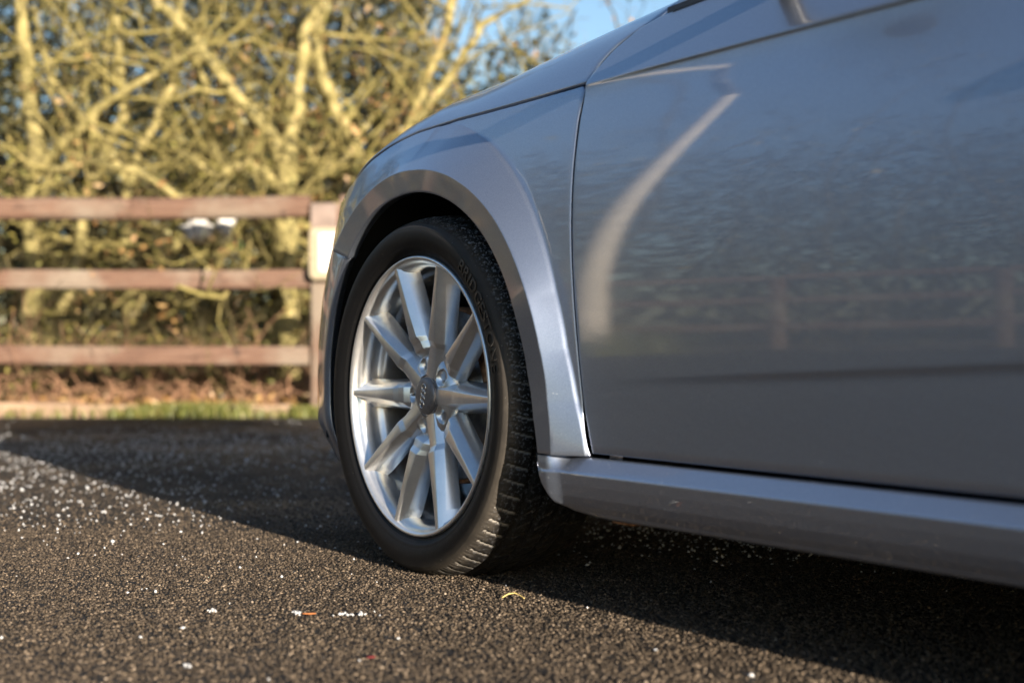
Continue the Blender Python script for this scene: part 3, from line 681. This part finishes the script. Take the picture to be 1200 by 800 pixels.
# ---------------------------------------------------------------- fences
def timber(name, x0, x1, y0, y1, z0, z1, mat, parent=None, bevel=.012, sag=0, seg=6):
    "a sawn board along x with rounded arrises and a little unevenness"
    xs = np.linspace(x0, x1, seg + 1); A_ = []
    b = min(bevel, (y1 - y0) * .4, (z1 - z0) * .4)
    ring = [(y0 + b, z0), (y1 - b, z0), (y1 - b * .3, z0 + b * .3), (y1, z0 + b), (y1, z1 - b), (y1 - b * .3, z1 - b * .3), (y1 - b, z1), (y0 + b, z1), (y0 + b * .3, z1 - b * .3), (y0, z1 - b), (y0, z0 + b), (y0 + b * .3, z0 + b * .3)]
    off = np.cumsum(rng.normal(0, .0025, (seg + 1, 2)), axis=0)
    for i, x in enumerate(xs): A_.append([(x, y + off[i, 0], z + off[i, 1] - sag * math.sin(math.pi * i / seg)) for y, z in ring])
    P = np.array(A_); a = Acc(); a.grid(P, closed_v=True)
    for e, f in ((0, 1), (-1, -1)):
        q = P[e]; c = q.mean(0)[None]
        a.add(np.concatenate([q, c]), [[k, (k + 1) % 12, (k + 2) % 12, 12] for k in range(0, 12, 2)])
    return fix_normals(a.build(name, mat, parent, smooth=False))
def fence(name, origin, rz, posts, label):
    f = tag(empty(name, origin, rz), label, 'fence')
    for i, x in enumerate(posts):
        p = timber('post', 0, 1.262, -.09, .09, -.085, .085, M_RAIL, f, .012); p.rotation_euler = (0, -math.pi / 2, 0); p.location = (x, 0, -.02)
        if i + 1 < len(posts):
            b = posts[i + 1]
            for z0, z1, d in ((1.160, 1.290, .052), (.748, .857, .036), (.325, .433, .036)):
                j = rng.normal(0, .004)
                timber('rail', x + .0875, b - .0875, -.075, d - .04, z0 + j, z1 + j, M_RAIL, f, .045 if z0 > 1 else .010, sag=.006, seg=8)
    return f
FY = 8.285
fence('post_and_rail_fence', (0, FY, 0), 0, [-11.2, -8.58, -6.14, -3.70, -1.082, 1.36, 3.8, 6.24, 8.68, 11.12], 'brown three rail timber fence in front of the tangled hedge')
fence('side_fence', (-12.6, 0, 0), math.pi / 2, [-14.6, -12.16, -9.72, -7.28, -4.84, -2.4, .04, 2.48, 4.92, 7.36], 'brown three rail timber fence along the left side of the car park')
M_PALE = simple('worn_pale_timber', (.19, .145, .125), .8, nscale=12, var=.25, bumpd=.003)
o = timber('post_block', -.075, .07, -.108, -.0905, 1.09, 1.235, M_PALE, [c for c in bpy.data.objects if c.name == 'post_and_rail_fence'][0], .006, seg=2); o.location = (-1.082, 0, 0)
# the box on the post
sg = tag(empty('post_box', (-1.065, FY - .09, .80)), 'white plate in a cream rounded frame fixed to the fence post', 'sign')
def rounded_plate(w_, h_, d_, r_, n=6):
    "rounded rectangle slab in x,z, front at y=-d"
    pts = []
    for cx, cz, a0 in ((w_ / 2 - r_, h_ / 2 - r_, 0), (-w_ / 2 + r_, h_ / 2 - r_, 90), (-w_ / 2 + r_, -h_ / 2 + r_, 180), (w_ / 2 - r_, -h_ / 2 + r_, 270)):
        for k in range(n + 1): pts.append((cx + r_ * math.cos(R(a0 + 90 * k / n)), cz + r_ * math.sin(R(a0 + 90 * k / n))))
    p = np.array(pts); b = min(.008, d_ * .4); L = []
    for sc_, y in ((0, 0), (1, 0), (1, -d_ + b), (1 - b * 1.2 / w_ * 2 * .5, -d_ + b * .25), (1 - b * 2 / w_ * 2 * .6, -d_), (0, -d_)): L.append(np.stack([p[:, 0] * sc_, np.full(len(p), y), p[:, 1] * sc_], -1))
    a = Acc(); a.grid(np.array(L), closed_v=True); return a
o = fix_normals(rounded_plate(.215, .30, .062, .035).build('frame', M_CREAM, sg)); o.location = (.008, 0, .145)
o = fix_normals(rounded_plate(.145, .225, .012, .018).build('plate', M_WHITE, sg)); o.location = (.028, -.060, .150)
# timber edging along the tarmac
for x0, x1, lab in ((-5.3, -2.52, 'long weathered timber edging board at the far left foot of the fence'), (-2.50, -2.14, 'short weathered timber edging board where the grass tufts begin'), (-1.62, -1.27, 'short weathered timber edging board just left of the fence post')):
    tag(timber('edging_board', x0, x1, EDGE_Y + .02, EDGE_Y + .065, -.02, .085, M_EDGE, None, .008), lab, 'timber edging', 'timber edging boards under the fence')
# lamp post far to the left, seen mirrored in the door
lp = tag(empty('lamp_post', (-12.0, 6.58, 0)), 'tall pale lamp post on the left of the car park, mirrored in the car door', 'lamp post')
a = Acc(); a.grid(np.array([[[r * math.cos(t), r * math.sin(t), z] for t in np.arange(20) * math.pi / 10] for r, z in ((.145, 0), (.145, .9), (.135, .95), (.125, 2.5), (.11, 6.5), (.001, 6.52))]), closed_v=True); fix_normals(a.build('pole', M_POLE, lp))
a = Acc(); a.box((.35, 0, 6.53), (.8, .2, .10)); a.build('lamp_head', M_CAP, lp, bevel=.02)
# ---------------------------------------------------------------- hedge trees behind the fence
def rand_dir(): 
    v = rng.normal(size=3); return v / np.linalg.norm(v)
def limb(p0, d, L, r0, r1, n, wob, up):
    P = [np.array(p0, float)]; d = np.array(d, float); d /= np.linalg.norm(d); st = L / n
    for _ in range(n):
        d = d + rng.normal(0, wob, 3) + np.array([0, 0, up]); d /= np.linalg.norm(d); P.append(P[-1] + d * st)
    return np.array(P), np.linspace(r0, r1, n + 1)
def sprout(P, r, k, lmin, lmax, spread, up, rf, n, wob, t0=.15):
    "k side shoots off the limb P"
    out = []
    T = np.gradient(P, axis=0)
    for _ in range(k):
        t = rng.uniform(t0, 1) * (len(P) - 1); i = int(min(t, len(P) - 2)); q = P[i] + (P[i + 1] - P[i]) * (t - i); d = T[i] / (np.linalg.norm(T[i]) + 1e-9)
        e = rand_dir(); e -= d * (e @ d); e /= np.linalg.norm(e) + 1e-9
        r_ = max(.0022, r[i] * rf * rng.uniform(.7, 1.1)); out.append(limb(q, d * (1 - spread) + e * spread + np.array([0, 0, up]), rng.uniform(lmin, lmax), r_, r_ * .35, n, wob, up * .12))
    return out
def leaf_mesh(C, size, tone, flat=.5):
    n = len(C); a = rng.normal(size=(n, 3)); a /= np.linalg.norm(a, axis=1)[:, None]; b = rng.normal(size=(n, 3)); b -= a * (a * b).sum(1)[:, None]; b /= np.linalg.norm(b, axis=1)[:, None]; c = np.cross(a, b)
    s = size[:, None]
    V = np.stack([C - a * s, C + b * s * flat + c * s * .15, C + a * s, C - b * s * flat + c * s * .15], 1).reshape(-1, 3)
    F = (np.array([[0, 1, 2, 3]])[None] + (np.arange(n) * 4)[:, None, None]).reshape(-1, 4)
    me = fast_mesh(V, F); at = me.attributes.new('tone', 'FLOAT', 'POINT'); at.data.foreach_set('value', np.repeat(tone, 4).astype(np.float32)); return me
def tree(name, loc, limbs, label, group=None, nb=(8, 4, 2), blen=(.6, 1.9), leaves=700, leaf_mat=None, leaf_size=(.012, .03), tone=(2, 2), rz=0, cat='tree', bark=None, twig=None):
    "limbs: list of (points, radii); the first is the trunk"
    t = tag(empty(name, loc, rz), label, cat, group); bark = bark or M_BARK
    tw = Acc(); tips = []
    for k, (P, r) in enumerate(limbs):
        P = np.array(P, float); r = np.array(r, float)
        # smooth and roughen the axis
        tt = np.linspace(0, len(P) - 1, len(P) * 4 - 3); P2 = np.stack([np.interp(tt, np.arange(len(P)), P[:, c]) for c in range(3)], -1); r2 = np.interp(tt, np.arange(len(P)), r)
        P2[1:-1] += rng.normal(0, 1, (len(P2) - 2, 3)) * r2[1:-1, None] * .25; r2 = r2 * rng.uniform(.70, .98, len(r2))
        if k == 0: r2[0] *= 1.5
        a = Acc(); a.tube(P2, r2, 10); a.build('trunk' if k == 0 else 'branch', bark, t)
        sub = sprout(P2, r2, nb[0], blen[0], blen[1], .85, .12, .42, 9, .30)
        for Q, q in sub:
            tw.tube(Q, q, 6, False)
            for Q2, q2 in sprout(Q, q, nb[1], .25, .8, .7, .15, .6, 6, .25):
                tw.tube(Q2, q2, 4, False)
                for Q3, q3 in sprout(Q2, q2, nb[2], .12, .4, .7, .1, .7, 4, .25):
                    tw.tube(Q3, q3, 3, False); tips.append(Q3)
                tips.append(Q2)
    o = tw.build('twigs', twig or M_TWIG, t); tag(o, kind='stuff')
    if leaves:
        T = np.concatenate(tips); C = T[rng.integers(0, len(T), leaves)] + rng.normal(0, .035, (leaves, 3))
        o = link('leaves', leaf_mesh(C, rng.uniform(*leaf_size, leaves), rng.beta(*tone, leaves)), leaf_mat or M_LEAF, t, smooth=False); tag(o, kind='stuff')
    return t
def copy_tree(o, loc, rz, sc, label=None):
    c = o.copy(); COL.objects.link(c); c.location = loc; c.rotation_euler = (0, 0, rz); c.scale = (sc, sc, sc)
    if label: c['label'] = label
    for ch in o.children:
        d = ch.copy(); COL.objects.link(d); d.parent = c
    return c
TREES = 'mossy bare trees just behind the fence'
tree('hedge_tree', (-1.50, 9.35, 0), [
    ([(0, 0, -.1), (.02, .02, .6), (0, .03, 1.2), (.01, .05, 1.72)], [.115, .10, .095, .09]),
    ([(.01, .05, 1.62), (-.18, .05, 1.90), (-.38, .0, 2.15), (-.58, .05, 2.42), (-.85, .1, 2.7), (-1.1, .2, 3.2)], [.07, .058, .05, .045, .04, .03]),
    ([(.0, .05, 1.60), (.07, .1, 2.0), (.12, .2, 2.5), (.28, .3, 3.2), (.35, .4, 4.0)], [.07, .055, .05, .042, .03]),
    ([(.0, .0, 1.45), (-.2, -.15, 1.62), (-.42, -.2, 1.52), (-.62, -.25, 1.66)], [.045, .035, .03, .02]),
    ([(.02, .0, 1.3), (.2, -.15, 1.5), (.42, -.2, 1.62), (.6, -.2, 1.9)], [.04, .032, .026, .018])],
    'stout upright mossy trunk standing just left of the fence post', TREES)
tree('hedge_tree', (-.62, 9.7, 0), [
    ([(.0, 0, -.1), (-.1, 0, .9), (-.28, 0, 1.5), (-.55, -.05, 1.95), (-.68, -.1, 2.25)], [.085, .075, .065, .06, .055]),
    ([(-.66, -.1, 2.2), (-.72, -.1, 2.6), (-.60, .0, 3.1), (-.5, .1, 3.8)], [.05, .04, .035, .025]),
    ([(-.25, .0, 1.45), (-.05, .1, 2.0), (.12, .1, 2.5), (.28, .2, 3.1), (.3, .2, 3.8)], [.06, .05, .042, .035, .025]),
    ([(-.05, .05, 1.95), (.22, .1, 2.3), (.40, .15, 2.65), (.75, .2, 2.85)], [.04, .034, .03, .02])],
    'forked tree with two leaning limbs rising behind the car bonnet', TREES)
tree('hedge_tree', (-3.12, 9.3, 0), [
    ([(-.05, 0, -.1), (0, .05, .5), (-.03, 0, 1.1), (-.02, .05, 1.7), (-.10, .1, 2.3), (-.15, .1, 3.2)], [.12, .085, .07, .065, .055, .04]),
    ([(-.02, .0, 1.55), (.25, -.1, 1.75), (.5, -.1, 2.0), (.75, -.1, 2.15), (1.1, -.1, 2.35)], [.05, .04, .036, .03, .02]),
    ([(-.02, .0, 1.2), (.2, -.2, 1.55), (.42, -.25, 1.60), (.75, -.3, 1.52), (1.0, -.3, 1.38), (1.12, -.3, 1.25)], [.04, .034, .032, .03, .028, .024]),
    ([(.0, 0, .3), (.22, .05, .8), (.30, .1, 1.4), (.55, .1, 1.95), (.5, .1, 2.6)], [.06, .05, .045, .035, .025])],
    'thick mossy trunk with a long arching limb at the far left', TREES)
tree('hedge_tree', (-2.62, 9.55, 0), [
    ([(0, 0, -.1), (.04, 0, .6), (.0, .0, 1.2), (.1, 0, 1.7), (.32, 0, 2.15), (.4, .1, 3.0)], [.06, .05, .045, .042, .036, .025]),
    ([(.02, 0, .5), (.25, -.1, .9), (.6, -.1, 1.35), (1.0, -.1, 1.62), (1.35, -.1, 1.75)], [.034, .03, .027, .024, .018]),
    ([(.06, 0, 1.5), (-.2, -.1, 1.9), (-.45, -.1, 2.2), (-.6, 0, 2.7)], [.035, .03, .026, .02])],
    'slim yellow-green tree standing between the far left trunk and the white litter', TREES)
tree('hedge_tree', (-2.1, 9.9, 0), [
    ([(0, 0, -.1), (-.05, 0, .5), (.08, 0, 1.0), (.05, 0, 1.7), (-.1, 0, 2.4), (0, 0, 3.4)], [.055, .045, .04, .04, .035, .025]),
    ([(.05, 0, .9), (.4, -.2, 1.05), (.62, -.3, .85), (.75, -.3, 1.1)], [.03, .026, .022, .016]),
    ([(.04, 0, 1.5), (.4, -.1, 1.85), (.7, -.1, 2.35), (.85, 0, 2.9)], [.036, .03, .028, .02])],
    'crooked slender tree behind the white litter', TREES)
def shrub(seed_label, loc, n=7, h=(1.6, 3.4), **kw):
    L = []
    for k in range(n):
        d = np.array([rng.normal(0, .42), rng.normal(0, .3), 1]); L.append(limb((rng.normal(0, .16), rng.normal(0, .12), -.05), d, rng.uniform(*h), rng.uniform(.012, .028), .006, 9, .26, .02))
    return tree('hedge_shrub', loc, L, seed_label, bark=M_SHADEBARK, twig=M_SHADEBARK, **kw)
SH = dict(nb=(5, 3, 2), blen=(.4, 1.2))
G2 = 'dense shrubs filling the hedge behind the front trees'; L2 = 'dense bare many-stemmed shrub filling the hedge behind the front trees'
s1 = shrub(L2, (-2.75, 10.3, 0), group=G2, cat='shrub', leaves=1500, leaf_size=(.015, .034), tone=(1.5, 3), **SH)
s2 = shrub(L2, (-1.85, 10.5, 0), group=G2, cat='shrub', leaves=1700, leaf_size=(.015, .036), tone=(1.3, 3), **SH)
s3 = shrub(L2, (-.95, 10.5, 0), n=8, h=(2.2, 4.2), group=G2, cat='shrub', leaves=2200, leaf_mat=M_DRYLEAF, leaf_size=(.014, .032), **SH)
KIND = {s1.name: 'thin dark many-stemmed shrub with few green leaves in the second row of the hedge', s2.name: 'leafier dark shrub in the second row of the hedge', s3.name: 'tall shrub with dead brown leaves under the gap of sky'}
for s in (s1, s2, s3): s['label'] = {s1: 'dark many-stemmed shrub behind the slim tree left of the white litter', s2: 'dark leafy shrub filling the gap left of the stout trunk', s3: 'tall shrub with dead brown leaves between the stout trunk and the car bonnet'}[s]
for i, (src, x, y, rz, sc) in enumerate([(s1, -3.7, 10.6, 1.7, 1.1), (s2, -3.3, 11.4, 2.5, 1.25), (s1, -2.2, 11.3, 4.0, 1.3), (s2, -1.2, 11.6, 5.1, 1.3), (s3, -.3, 11.0, 2.2, 1.2), (s3, .5, 10.6, 3.9, 1.15), (s3, -.1, 12.4, 1.1, 1.3), (s2, .9, 11.8, .8, 1.1),
                                          (s1, -4.6, 9.9, .6, 1.2), (s3, -1.6, 12.6, 5.6, 1.35), (s1, 1.6, 10.2, 3.2, 1.0), (s2, 2.6, 10.6, 2.0, 1.1)]):
    copy_tree(src, (x, y, 0), rz, sc, KIND[src.name])
LOW = shrub('low yellow-green sapling thicket right behind the bottom rail', (-2.35, 9.0, 0), n=9, h=(.5, 1.3), cat='shrub', nb=(5, 3, 2), blen=(.2, .6), leaves=700, leaf_size=(.01, .024), tone=(3, 1.5))
copy_tree(LOW, (-1.8, 8.95, 0), 2.0, 1.0, 'low sapling thicket left of the stout trunk, under the middle rail'); copy_tree(LOW, (-3.1, 8.9, 0), 4.2, 1.05, 'low sapling thicket in front of the far left trunk')
# the hedge goes on along the left side of the car park (mirrored in the car)
GS = 'hedge trees along the left side of the car park'; LS = 'bare tree of the hedge along the left side of the car park'
for i in range(18):
    c = copy_tree((s1, s2, s2)[i % 3], (-16 - rng.uniform(0, 4), -12 + i * 1.75 + rng.uniform(-.5, .5), 0), rng.uniform(0, 6.28), rng.uniform(2.4, 3.5), LS); c['group'] = GS
for i in range(6):
    c = copy_tree((s2, s1, s3)[i % 3], (-5.8 - i * 1.5, 10.0 + rng.uniform(0, 1.5), 0), rng.uniform(0, 6.28), rng.uniform(1.1, 1.5), 'shrub of the hedge beyond the left edge of the picture'); c['group'] = 'hedge beyond the left edge of the picture'
for i in range(7):
    c = copy_tree((s1, s2, s3)[i % 3], (3.6 + i * 1.4, 10.0 + rng.uniform(0, 1.6), 0), rng.uniform(0, 6.28), rng.uniform(1.1, 1.5), 'shrub of the hedge carrying on behind the parked car'); c['group'] = 'hedge carrying on behind the parked car'
# evergreen undergrowth closing the hedge; leaf tones darkened to deepen its shadows
n = 165000; X = np.where(rng.uniform(size=n) < .85, rng.uniform(-7, 4, n), rng.uniform(4, 13, n)); Y = rng.uniform(11.0, 15.0, n); top = 5.4 - 1.5 * np.clip(X + 1.9, 0, 2.4) + .5 * np.sin(X * 2.1) + .4 * np.sin(X * 5.3 + 1)
Z = rng.uniform(0, 1, n) ** .95 * np.maximum(.8, top)
cl = rng.integers(0, n, n // 14); idx = cl[rng.integers(0, len(cl), n)]; C = np.stack([X[idx], Y[idx], Z[idx]], -1) + rng.normal(0, .16, (n, 3)); C[:, 2] = abs(C[:, 2])
tag(link('undergrowth', leaf_mesh(C, rng.uniform(.035, .075, n) * np.where(C[:, 2] > 2.4, .75, 1), rng.beta(1.2, 7, n)), M_LEAF, None, smooth=False), 'dark evergreen undergrowth closing the back of the hedge', 'undergrowth', kind='stuff')
n = 30000; X = rng.uniform(-21, -16.5, n); Y = rng.uniform(-14, 20, n); Z = rng.uniform(0, 1, n) ** 1.3 * 6.5
tag(link('side_undergrowth', leaf_mesh(np.stack([X, Y, Z], -1), rng.uniform(.06, .14, n), rng.beta(1.3, 3.5, n)), M_LEAF, None, smooth=False), 'dark undergrowth of the hedge along the left side', 'undergrowth', kind='stuff')
# dead brambles, leaf litter and grass at the foot of the hedge
a = Acc()
for _ in range(750):
    P, r = limb((rng.uniform(-4.2, -.4), rng.uniform(8.45, 9.3), .02), (rng.normal(0, .7), rng.normal(0, .4), rng.uniform(.4, 1.1)), rng.uniform(.3, .9), rng.uniform(.003, .007), .002, 6, .3, -.12); a.tube(P, r, 4, False)
tag(a.build('bramble_stems', M_BRAMBLE), 'dead reddish bramble stems at the foot of the hedge', 'brambles', kind='stuff')
n = 9000; C = np.stack([rng.uniform(-5, .5, n), rng.uniform(8.25, 9.9, n), .03 + abs(rng.normal(0, .04, n))], -1)
tag(link('leaf_litter', leaf_mesh(C, rng.uniform(.012, .032, n), rng.beta(2, 2, n)), M_DRYLEAF, None, smooth=False), 'fallen brown leaves under the hedge', 'leaf litter', kind='stuff')
def grass(P, h):
    n = len(P); a = rng.uniform(0, 6.28, n); d = np.stack([np.cos(a), np.sin(a), 0 * a], -1); ln = rng.uniform(.2, .8, n)[:, None]; b = rng.uniform(0, 6.28, n); sd_ = np.stack([np.cos(b), np.sin(b), 0 * b], -1) * .0035; u = np.array([0, 0, 1.])
    h = h[:, None]; m = P + u * h * .6 + d * h * ln * .25; tp = P + u * h * .95 + d * h * ln * .8
    V = np.stack([P - sd_, P + sd_, m + sd_ * .8, m - sd_ * .8, tp + sd_ * .15, tp - sd_ * .15], 1).reshape(-1, 3); F = (np.array([[0, 1, 2, 3], [3, 2, 4, 5]])[None] + (np.arange(n) * 6)[:, None, None]).reshape(-1, 4)
    me = fast_mesh(V, F); at = me.attributes.new('tone', 'FLOAT', 'POINT'); at.data.foreach_set('value', np.repeat(rng.beta(2, 2, n), 6).astype(np.float32)); return me
gx = np.concatenate([rng.normal(-1.85, .16, 1500), rng.normal(-1.65, .12, 800), rng.normal(-2.15, .1, 500), rng.normal(-1.17, .08, 700), rng.uniform(-5, 1.5, 2600)]); n = len(gx)
gh = rng.uniform(.03, .09, n) * np.where(abs(gx + 1.8) < .3, 1.1, .9)
tag(link('grass', grass(np.stack([gx, rng.normal(8.16, .04, n), np.full(n, .01)], -1), gh), M_GRASS, None, smooth=False), 'short sunlit grass tufts along the edge of the tarmac', 'grass', kind='stuff')
n = 900; P = np.stack([rng.normal(-12.0, .35, n), rng.normal(6.58, .35, n), np.full(n, .0)], -1)
tag(link('grass', grass(P, rng.uniform(.15, .55, n)), M_GRASS, None, smooth=False), 'longer grass growing round the foot of the pale lamp post', 'grass', kind='stuff')
# ---------------------------------------------------------------- litter in the hedge and small things on the tarmac
def crumple(name, loc, d, mat, label, cat, seed, n=22):
    r_ = np.random.default_rng(seed); v = r_.normal(size=(9, 3)); w_ = r_.uniform(.1, .3, 9); f = r_.uniform(2, 6, 9)
    u = np.linspace(0, 2 * np.pi, n + 1)[:-1]; q = np.linspace(.02, np.pi - .02, n // 2)
    D = np.stack([np.sin(q)[None] * np.cos(u)[:, None], np.sin(q)[None] * np.sin(u)[:, None], np.cos(q)[None] + 0 * u[:, None]], -1)
    s = 1 + sum(w_[k] * np.sin(f[k] * (D @ v[k])) for k in range(9)) * .45
    a = Acc(); a.grid(D * s[..., None] * np.array(d) / 2, closed_u=True); o = fix_normals(a.build(name, mat, None, smooth=False)); o.location = loc
    return tag(o, label, cat)
crumple('plastic_bag', (-1.94, 8.82, 1.13), (.20, .12, .15), M_WHITE, 'wide crumpled white plastic bag caught below the top rail', 'plastic bag', 3)
crumple('plastic_bag', (-1.775, 8.80, 1.20), (.10, .10, .26), M_WHITE, 'upright white plastic bag showing above and below the top rail', 'plastic bag', 5)
crumple('bottle_cap', (-1.70, 8.82, 1.045), (.07, .06, .05), M_GREEN, 'green plastic scrap under the upright white bag', 'litter', 8)
def clump(loc, n, r, s, label, seed):
    r_ = np.random.default_rng(seed); V, F = [], []
    P = np.stack([r_.normal(0, r, n), r_.normal(0, r * .8, n), abs(r_.normal(0, s * .6, n)) + s * .3], -1)
    st = rng.bit_generator.state; o = scatter_rocks('salt_clump', P, r_.uniform(.5, 1.1, n) * s, M_SALT, None, flat=.9, sink=0); rng.bit_generator.state = st
    o.location = loc; return tag(o, label, 'salt clump', 'larger clumps of gritting salt on the tarmac')
clump((-.312, 2.072, GZ), 20, .0045, .0032, 'largest white salt clump, at the left end of the orange leaf', 1)
clump((-.243, 2.060, GZ), 14, .006, .0026, 'loose white salt clump, middle one right of the orange leaf', 2)
clump((-.215, 2.058, GZ), 18, .0075, .0027, 'white salt clump farthest right of the orange leaf', 3)
clump((-.4403, 2.0875, GZ), 10, .003, .0030, 'small round white salt clump left of the orange leaf', 4)
clump((-.392, 1.723, GZ), 7, .003, .0026, 'small white salt clump nearest the bottom edge of the picture', 5)
def bent_leaf(name, loc, L, w_, mat, label, cat, rz, curl=.3):
    u = np.linspace(-1, 1, 11); v = np.linspace(-1, 1, 5); wv = w_ * np.sqrt(np.maximum(.02, 1 - u ** 2))
    P = np.stack([L * u[:, None] + 0 * v[None], wv[:, None] * v[None], .0018 + curl * L * (u[:, None] ** 2) * .4 + abs(v[None]) * wv[:, None] * .5], -1)
    a = Acc(); a.grid(P); o = a.build(name, mat); md = o.modifiers.new('thick', 'SOLIDIFY'); md.thickness = .0006; o.location = loc; o.rotation_euler = (0, 0, rz); return tag(o, label, cat)
M_ORANGE = simple('orange_leaf', (.42, .15, .045), .6, nscale=200, var=.4); M_RED = simple('dark_red_scrap', (.20, .03, .03), .5, nscale=100, var=.3); M_STRAW = simple('straw', (.50, .38, .14), .7, nscale=200, var=.3)
bent_leaf('dry_leaf', (-.293, 2.056, .011), .010, .004, M_ORANGE, 'small curled orange leaf lying among the salt clumps', 'leaf', .1)
bent_leaf('scrap', (-.1745, 1.766, .011), .006, .004, M_RED, 'dark red scrap on the tarmac near the bottom edge', 'litter', .6)
a = Acc(); a.tube(np.array([(-.018, -.006, .003), (-.008, .004, .007), (.002, .006, .008), (.010, 0, .005), (.016, -.012, .003)]), .0011, 6)
o = tag(a.build('straw', M_STRAW), 'bent yellow straw lying on the tarmac by the front tyre', 'straw'); o.location = (.0026, 2.195, .011)
